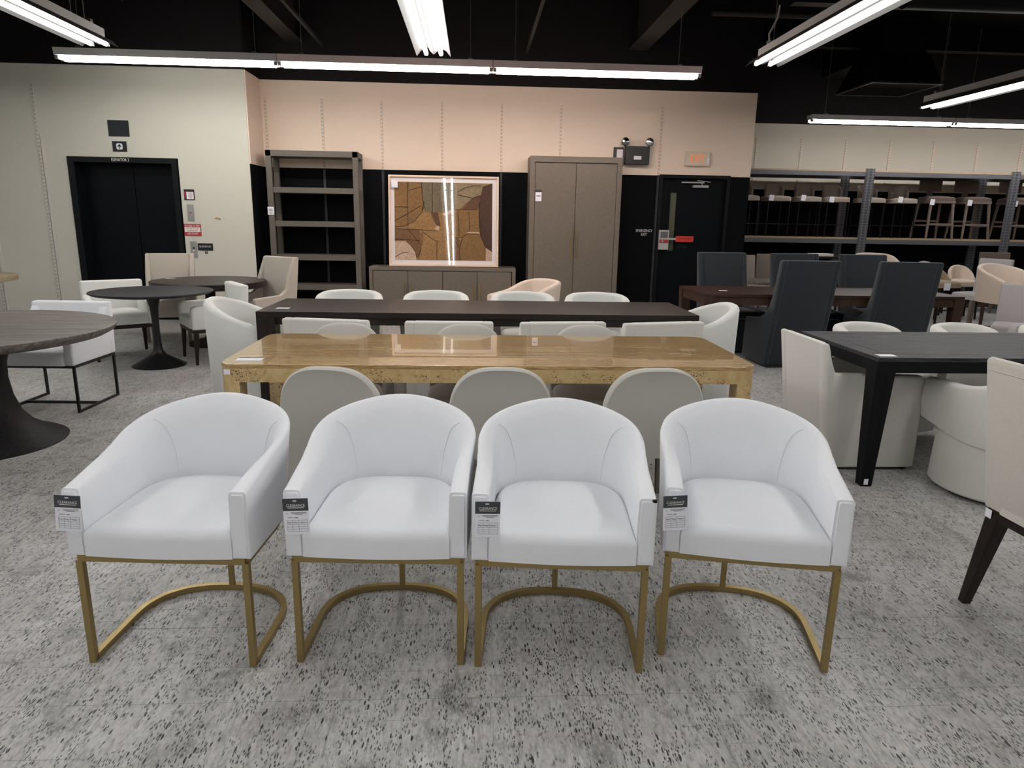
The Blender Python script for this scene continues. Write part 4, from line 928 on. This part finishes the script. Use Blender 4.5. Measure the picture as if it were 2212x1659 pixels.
    curves = [[(.275, 0), (.285, .2), (.32, .39)], [(0, .58), (.10, .565), (.20, .50), (.28, .38), (.30, .30)], [(0, .60), (.2, .605), (.44, .62)], [(.13, .60), (.20, .70), (.26, .80), (.265, .87), (.24, .95)],
        [(.12, .76), (.17, .82), (.21, .90), (.225, 1)], [(.135, .0), (.135, .58)], [(.385, .0), (.385, .38)], [(.64, .12), (.72, .06), (.82, .03), (.89, .03)], [(.64, .15), (.79, .19)], [(.67, .34), (.80, .19), (.89, .15)], [(.62, .345), (.86, .34)],
        [(.865, .25), (.865, .5), (.88, .68), (.93, .82), (1, .88)], [(.90, .05), (1, 0)], [(.76, .38), (.765, .62)], [(.65, .38), (.66, .70)], [(.62, .70), (.68, .70)], [(.67, 1), (.66, .86), (.69, .70), (.74, .65), (.865, .65)],
        [(.62, .75), (.66, .83)], [(.28, .62), (.275, .82)], [(.29, .64), (.40, .74), (.45, .76)], [(.43, .76), (.43, 1)], [(0, .5), (.27, .30)], [(.14, .11), (.27, .06)], [(0, .32), (.13, .32)], [(.0, .965), (.09, .90), (.14, .91)], [(0, .73), (.26, .75)], [(.30, .24), (.28, .36)]]
    for c_ in curves: ln.tube([(A(*p)[0], .004, A(*p)[1]) for p in c_], .0028, 4)
    ln.build('drawn_lines', 'dark_wood', t)
    B().box((0, -.006, h/2), (w-.05, .002, h-.05)).build('glass_pane', 'picture_glass', t)
    o = B().box((0, 0, 0), (.085, .002, .095)).build('price_tag', 'paper'); o.location = (-1.125, 10.195, 1.925); o.rotation_euler = (-R(6), 0, 0); tag(o, 'white tag on the top left corner of the framed picture', 'price tag')
case_goods()

# ------------------------------------------------------------------ rack with stools and the crowd on the right
def rack():
    t = thing('storage_rack', 'long grey steel storage rack along the far right wall', 'rack', (0, 0, 0))
    XS = (6.93, 9.60, 12.2)
    for z in (2.40, 1.24):
        for x0, x1 in ((4.40, 6.86), (7.0, 9.53), (9.67, 12.15)):
            B().span(x0, x1, 12.35, 12.40, z-.09, z-.012, .003).build('beam', 'rack_steel', t)
            B().span(x0, x1, 13.15, 13.20, z-.09, z-.012, .003).build('beam', 'rack_steel', t)
            B().span(x0, x1, 12.36, 13.2, z-.014, z+.012).build('shelf_board', 'particle_board', t)
    for x in XS:
        for y in (12.36, 13.18):
            for dx in (-.038, .038):
                b = B(); b.box((0, 0, 0), (.072, .05, 2.44), .002); o = b.build('upright', 'upright_steel', t); o.location = (x+dx, y, 1.22)
    g = 'low back metal stools on the upper rack shelf'
    def stool(label, loc, rz=0, fab='taupe_fabric'):
        t = thing('bar_stool', label, 'stool', loc, rz, g)
        B().pad(rrect(.44, .42, .08, 0, -.02), .62, .70, r=.03, crown=.015).build('seat', fab, t, ang=60)
        path = upath(.17, .02, .08, .20, 2.2, N=14, ns=3)
        B().shell(path, interp([(0, .83), (.3, .90), (.6, .945), (1, .95)]), lambda f: .70, .045, lean=.1, r=.015).build('backrest', fab, t, ang=50)
        for sx in (-1, 1):
            for sy in (-1, 1): B().box((sx*.195, sy*.19, .31), (.014, .014, .62)).build('leg', 'black_metal', t)
        for sy in (-1, 1): B().box((0, sy*.19, .22), (.39, .014, .014)).build('footrest', 'black_metal', t)
        return t
    z = 1.253
    s0 = stool('taupe low back stool on the upper shelf, half hidden by the wall end', (4.85, 12.70, z))
    for k, (x, n_) in enumerate(((5.42, 'second from left, tag folded'), (5.98, 'third from left with a white tag'), (6.50, 'fourth from left, left of the upright'), (7.16, 'behind the steel upright'), (7.75, 'right of the steel upright'))):
        dup(s0, (x, 12.70, z), R(0), 'taupe low back stool on the upper shelf, '+n_)
    g2 = 'wooden stools on the upper rack shelf'
    def wst(label, loc):
        t = thing('bar_stool', label, 'stool', loc, 0, g2)
        B().pad(rrect(.48, .42, .05, 0, 0), .67, .74, r=.025, crown=.03).build('seat', 'umber_fabric', t, ang=60)
        B().box((0, 0, .655), (.47, .42, .045), .004).build('seat_frame', 'stool_wood', t)
        for sx in (-1, 1):
            for sy in (-1, 1): B().taper((sx*.245, sy*.235, 0), (sx*.205, sy*.18, .65), .028, .04, .003).build('leg', 'stool_wood', t)
        for y, zz in ((-.215, .26), (.215, .32)): B().box((0, y, zz), (.42, .024, .035), .002).build('footrest', 'stool_wood', t)
        for sx in (-1, 1): B().box((sx*.225, 0, .24), (.02, .41, .03), .002).build('side_stretcher', 'stool_wood', t)
        B().box((0, .215, .80), (.11, .02, .20), .003).build('back_post', 'umber_fabric', t)
        B().prism([(-.21, .85), (.21, .85), (.215, 1.06), (-.215, 1.06)], 'y', .20, .24, .008).build('backrest', 'umber_fabric', t)
        return t
    w0 = wst('wooden stool with dark back on the upper shelf, left one', (8.44, 12.72, z))
    dup(w0, (9.12, 12.72, z), 0, 'wooden stool with dark back on the upper shelf, middle one')
    dup(w0, (9.98, 12.72, z), 0, 'wooden stool with dark back, right of the second upright')
    tg = 'white paper tags on the rack stools'
    for x, y, zz, n_ in ((5.25, 12.46, 1.92, 'second taupe stool'), (5.83, 12.46, 1.93, 'third taupe stool'), (6.35, 12.46, 1.91, 'fourth taupe stool'), (7.61, 12.46, 1.93, 'last taupe stool'), (8.22, 12.48, 1.90, 'left wooden stool'), (8.92, 12.48, 1.90, 'middle wooden stool'), (9.78, 12.48, 1.90, 'right wooden stool')):
        o = B().box((0, 0, 0), (.085, .002, .10), 0, ('Y', .08)).build('price_tag', 'paper'); o.location = (x, y, zz); tag(o, 'white tag hanging on the seat of the '+n_, 'price tag', tg)
rack()
def crowd():
    # things glimpsed between and beyond the charcoal chairs
    def simple(label, loc, rz, fab, W=.5, hb=.9, sh=.46, leg='stool_wood', grp=None, name='dining_chair', wood=None):
        t = thing(name, label, 'chair', loc, rz, grp)
        B().pad(rrect(W, .46, .06, 0, -.02), sh-.09, sh, r=.03, crown=.02).build('seat', fab, t, ang=60)
        B().prism([(.19, sh-.06), (.24, sh-.06), (.29, hb), (.24, hb)], 'x', -W/2+.02, W/2-.02, .014).build('backrest', wood or fab, t, ang=50)
        for sx in (-1, 1):
            for sy in (-1, 1): B().taper((sx*(W/2-.03), sy*.20, 0), (sx*(W/2-.05), sy*.19, sh-.08), .03, .042, .003).build('leg', leg, t)
        return t
    # under the rack at left
    g = 'wooden chairs with taupe seats below the rack'
    c0 = simple('taupe seated wooden chair partly hidden by the first charcoal chair', (4.70, 11.5, 0), R(25), 'taupe_fabric', W=.48, hb=.95, grp=g, wood='taupe_fabric')
    dup(c0, (5.18, 12.0, 0), R(-10), 'dim brown backed chair between the first two charcoal chairs')
    t = thing('pedestal_table', 'small round grey table behind the walnut table', 'table', (4.0, 9.15, 0)); B().lathe([(.40, .70), (.42, .71), (.42, .735), (0, .74)], 48).build('tabletop', 'grey_oak', t); B().lathe([(.22, 0), (.22, .02), (.05, .06), (.05, .70)], 24).build('pedestal', 'dark_leg', t)
    o = B().box((4.24, 9.0, .745), (.10, .05, .012)).build('price_card', 'paper'); tag(o, 'white card on the small round grey table', 'price tag')
    o = B().box((5.75, 11.45, .985), (.32, .26, .04), .004).build('serving_tray', 'mat_board')
    t = thing('side_table', 'dark side table below the rack under a pale tray', 'table', (5.75, 11.45, 0)); B().box((0, 0, .95), (.62, .42, .03), .003).build('tabletop', 'dark_wood', t)
    for sx in (-1, 1):
        for sy in (-1, 1): B().box((sx*.27, sy*.18, .4675), (.03, .03, .935)).build('leg', 'dark_leg', t)
    tag(o, 'pale flat tray on the dark side table below the rack', 'tray')
    barrel_chair('pale barrel chair behind the right charcoal chairs, top only', (6.22, 10.4, 0), R(8), None, fab='shell_fabric', W=.31, hb=1.06, ha=.85)
    # right cluster
    g = 'low stools right of the charcoal chairs'
    def low_stool(label, loc, rz, fab, sh=.62):
        t = thing('counter_stool', label, 'stool', loc, rz, g)
        B().pad(rrect(.46, .42, .10, 0, -.02), sh-.09, sh, r=.035, crown=.02).build('seat', fab, t, ang=60)
        path = upath(.20, -.02, .04, .20, 2.0, N=14, ns=3); B().shell(path, interp([(0, sh+.02), (.3, sh+.12), (.7, sh+.22), (1, sh+.24)]), lambda f: sh-.03, .05, lean=.12, r=.018).build('backrest', fab, t, ang=50)
        for sx in (-1, 1):
            for sy in (-1, 1): B().taper((sx*.20, sy*.18, 0), (sx*.18, sy*.16, sh-.08), .026, .034, .002).build('leg', 'dark_leg', t)
        for sy in (-1, 1): B().box((0, sy*.175, .2), (.38, .018, .018)).build('footrest', 'black_metal', t)
        return t
    low_stool('tan low back stool with a white tag beside the charcoal chair', (7.32, 10.62, 0), R(15), 'tan_fabric', .64)
    low_stool('grey low back stool behind the tan one', (7.95, 11.85, 0), R(0), 'lilac_fabric', .64)
    low_stool('white low back stool left of the beige barrel stool', (8.05, 11.15, 0), R(-10), 'shell_fabric', .62)
    o = B().box((7.22, 10.30, .58), (.10, .002, .11)).build('price_tag', 'paper'); tag(o, 'white tag hanging on the tan low back stool', 'price tag')
    # beige barrel counter stool
    t = thing('counter_stool', 'tall beige barrel stool with dark wooden legs at the right edge', 'stool', (6.37, 8.02, 0), R(6))
    path = upath(.31, -.27, .0, .29, 2.2); B().shell(path, interp([(0, .86), (.3, .93), (.6, 1.0), (.85, 1.04), (1, 1.05)]), lambda f: .60, .055, lean=.10, r=.018).build('backrest', 'shell_fabric', t, ang=50)
    B().pad([(x*.84, y*.84) for x, y in path[::-1]], .60, .70, r=.03, crown=.02).build('seat', 'shell_fabric', t, ang=60)
    for sx in (-1, 1):
        for sy in (-1, 1): B().taper((sx*.25, sy*.22-.01, 0), (sx*.25, sy*.22-.01, .60), .034, .05, .003).build('leg', 'stool_wood', t)
        B().box((sx*.25, -.01, .20), (.02, .42, .03), .002).build('side_stretcher', 'stool_wood', t)
    for sy in (-1, 1): B().box((0, sy*.22-.01, .27), (.47, .02, .03), .002).build('footrest', 'stool_wood', t)
    # grey armless chair behind it
    t = simple('grey swoop seated chair behind the beige barrel stool', (7.50, 9.98, 0), R(-72), 'lilac_fabric', W=.54, hb=1.02, sh=.52, grp=None, leg='walnut_leg')
    t = simple('pale grey backed chair below the rack beside the second upright', (9.75, 11.2, 0), R(5), 'lilac_fabric', W=.6, hb=1.13, sh=.5)
    t = simple('dark grey backed chair below the rack left of the second upright', (9.35, 11.95, 0), R(0), 'umber_fabric', W=.6, hb=1.04, sh=.5)
    t = simple('wooden framed pink seated chair at the far right edge', (8.75, 10.2, 0), R(-70), 'shell_fabric', W=.5, hb=1.12, sh=.5, wood='stool_wood')
    t = simple('lilac grey high back chair at the right edge, nearest of the cluster', (5.98, 7.22, 0), R(-40), 'lilac_fabric', W=.56, hb=.86, sh=.44, leg='dark_leg')
    t = skirted_chair('lilac grey skirted armchair low at the right edge', (5.62, 6.38, 0), R(-60), None, fab='lilac_fabric', hb=.72, ha=.56, W=.56)
crowd()
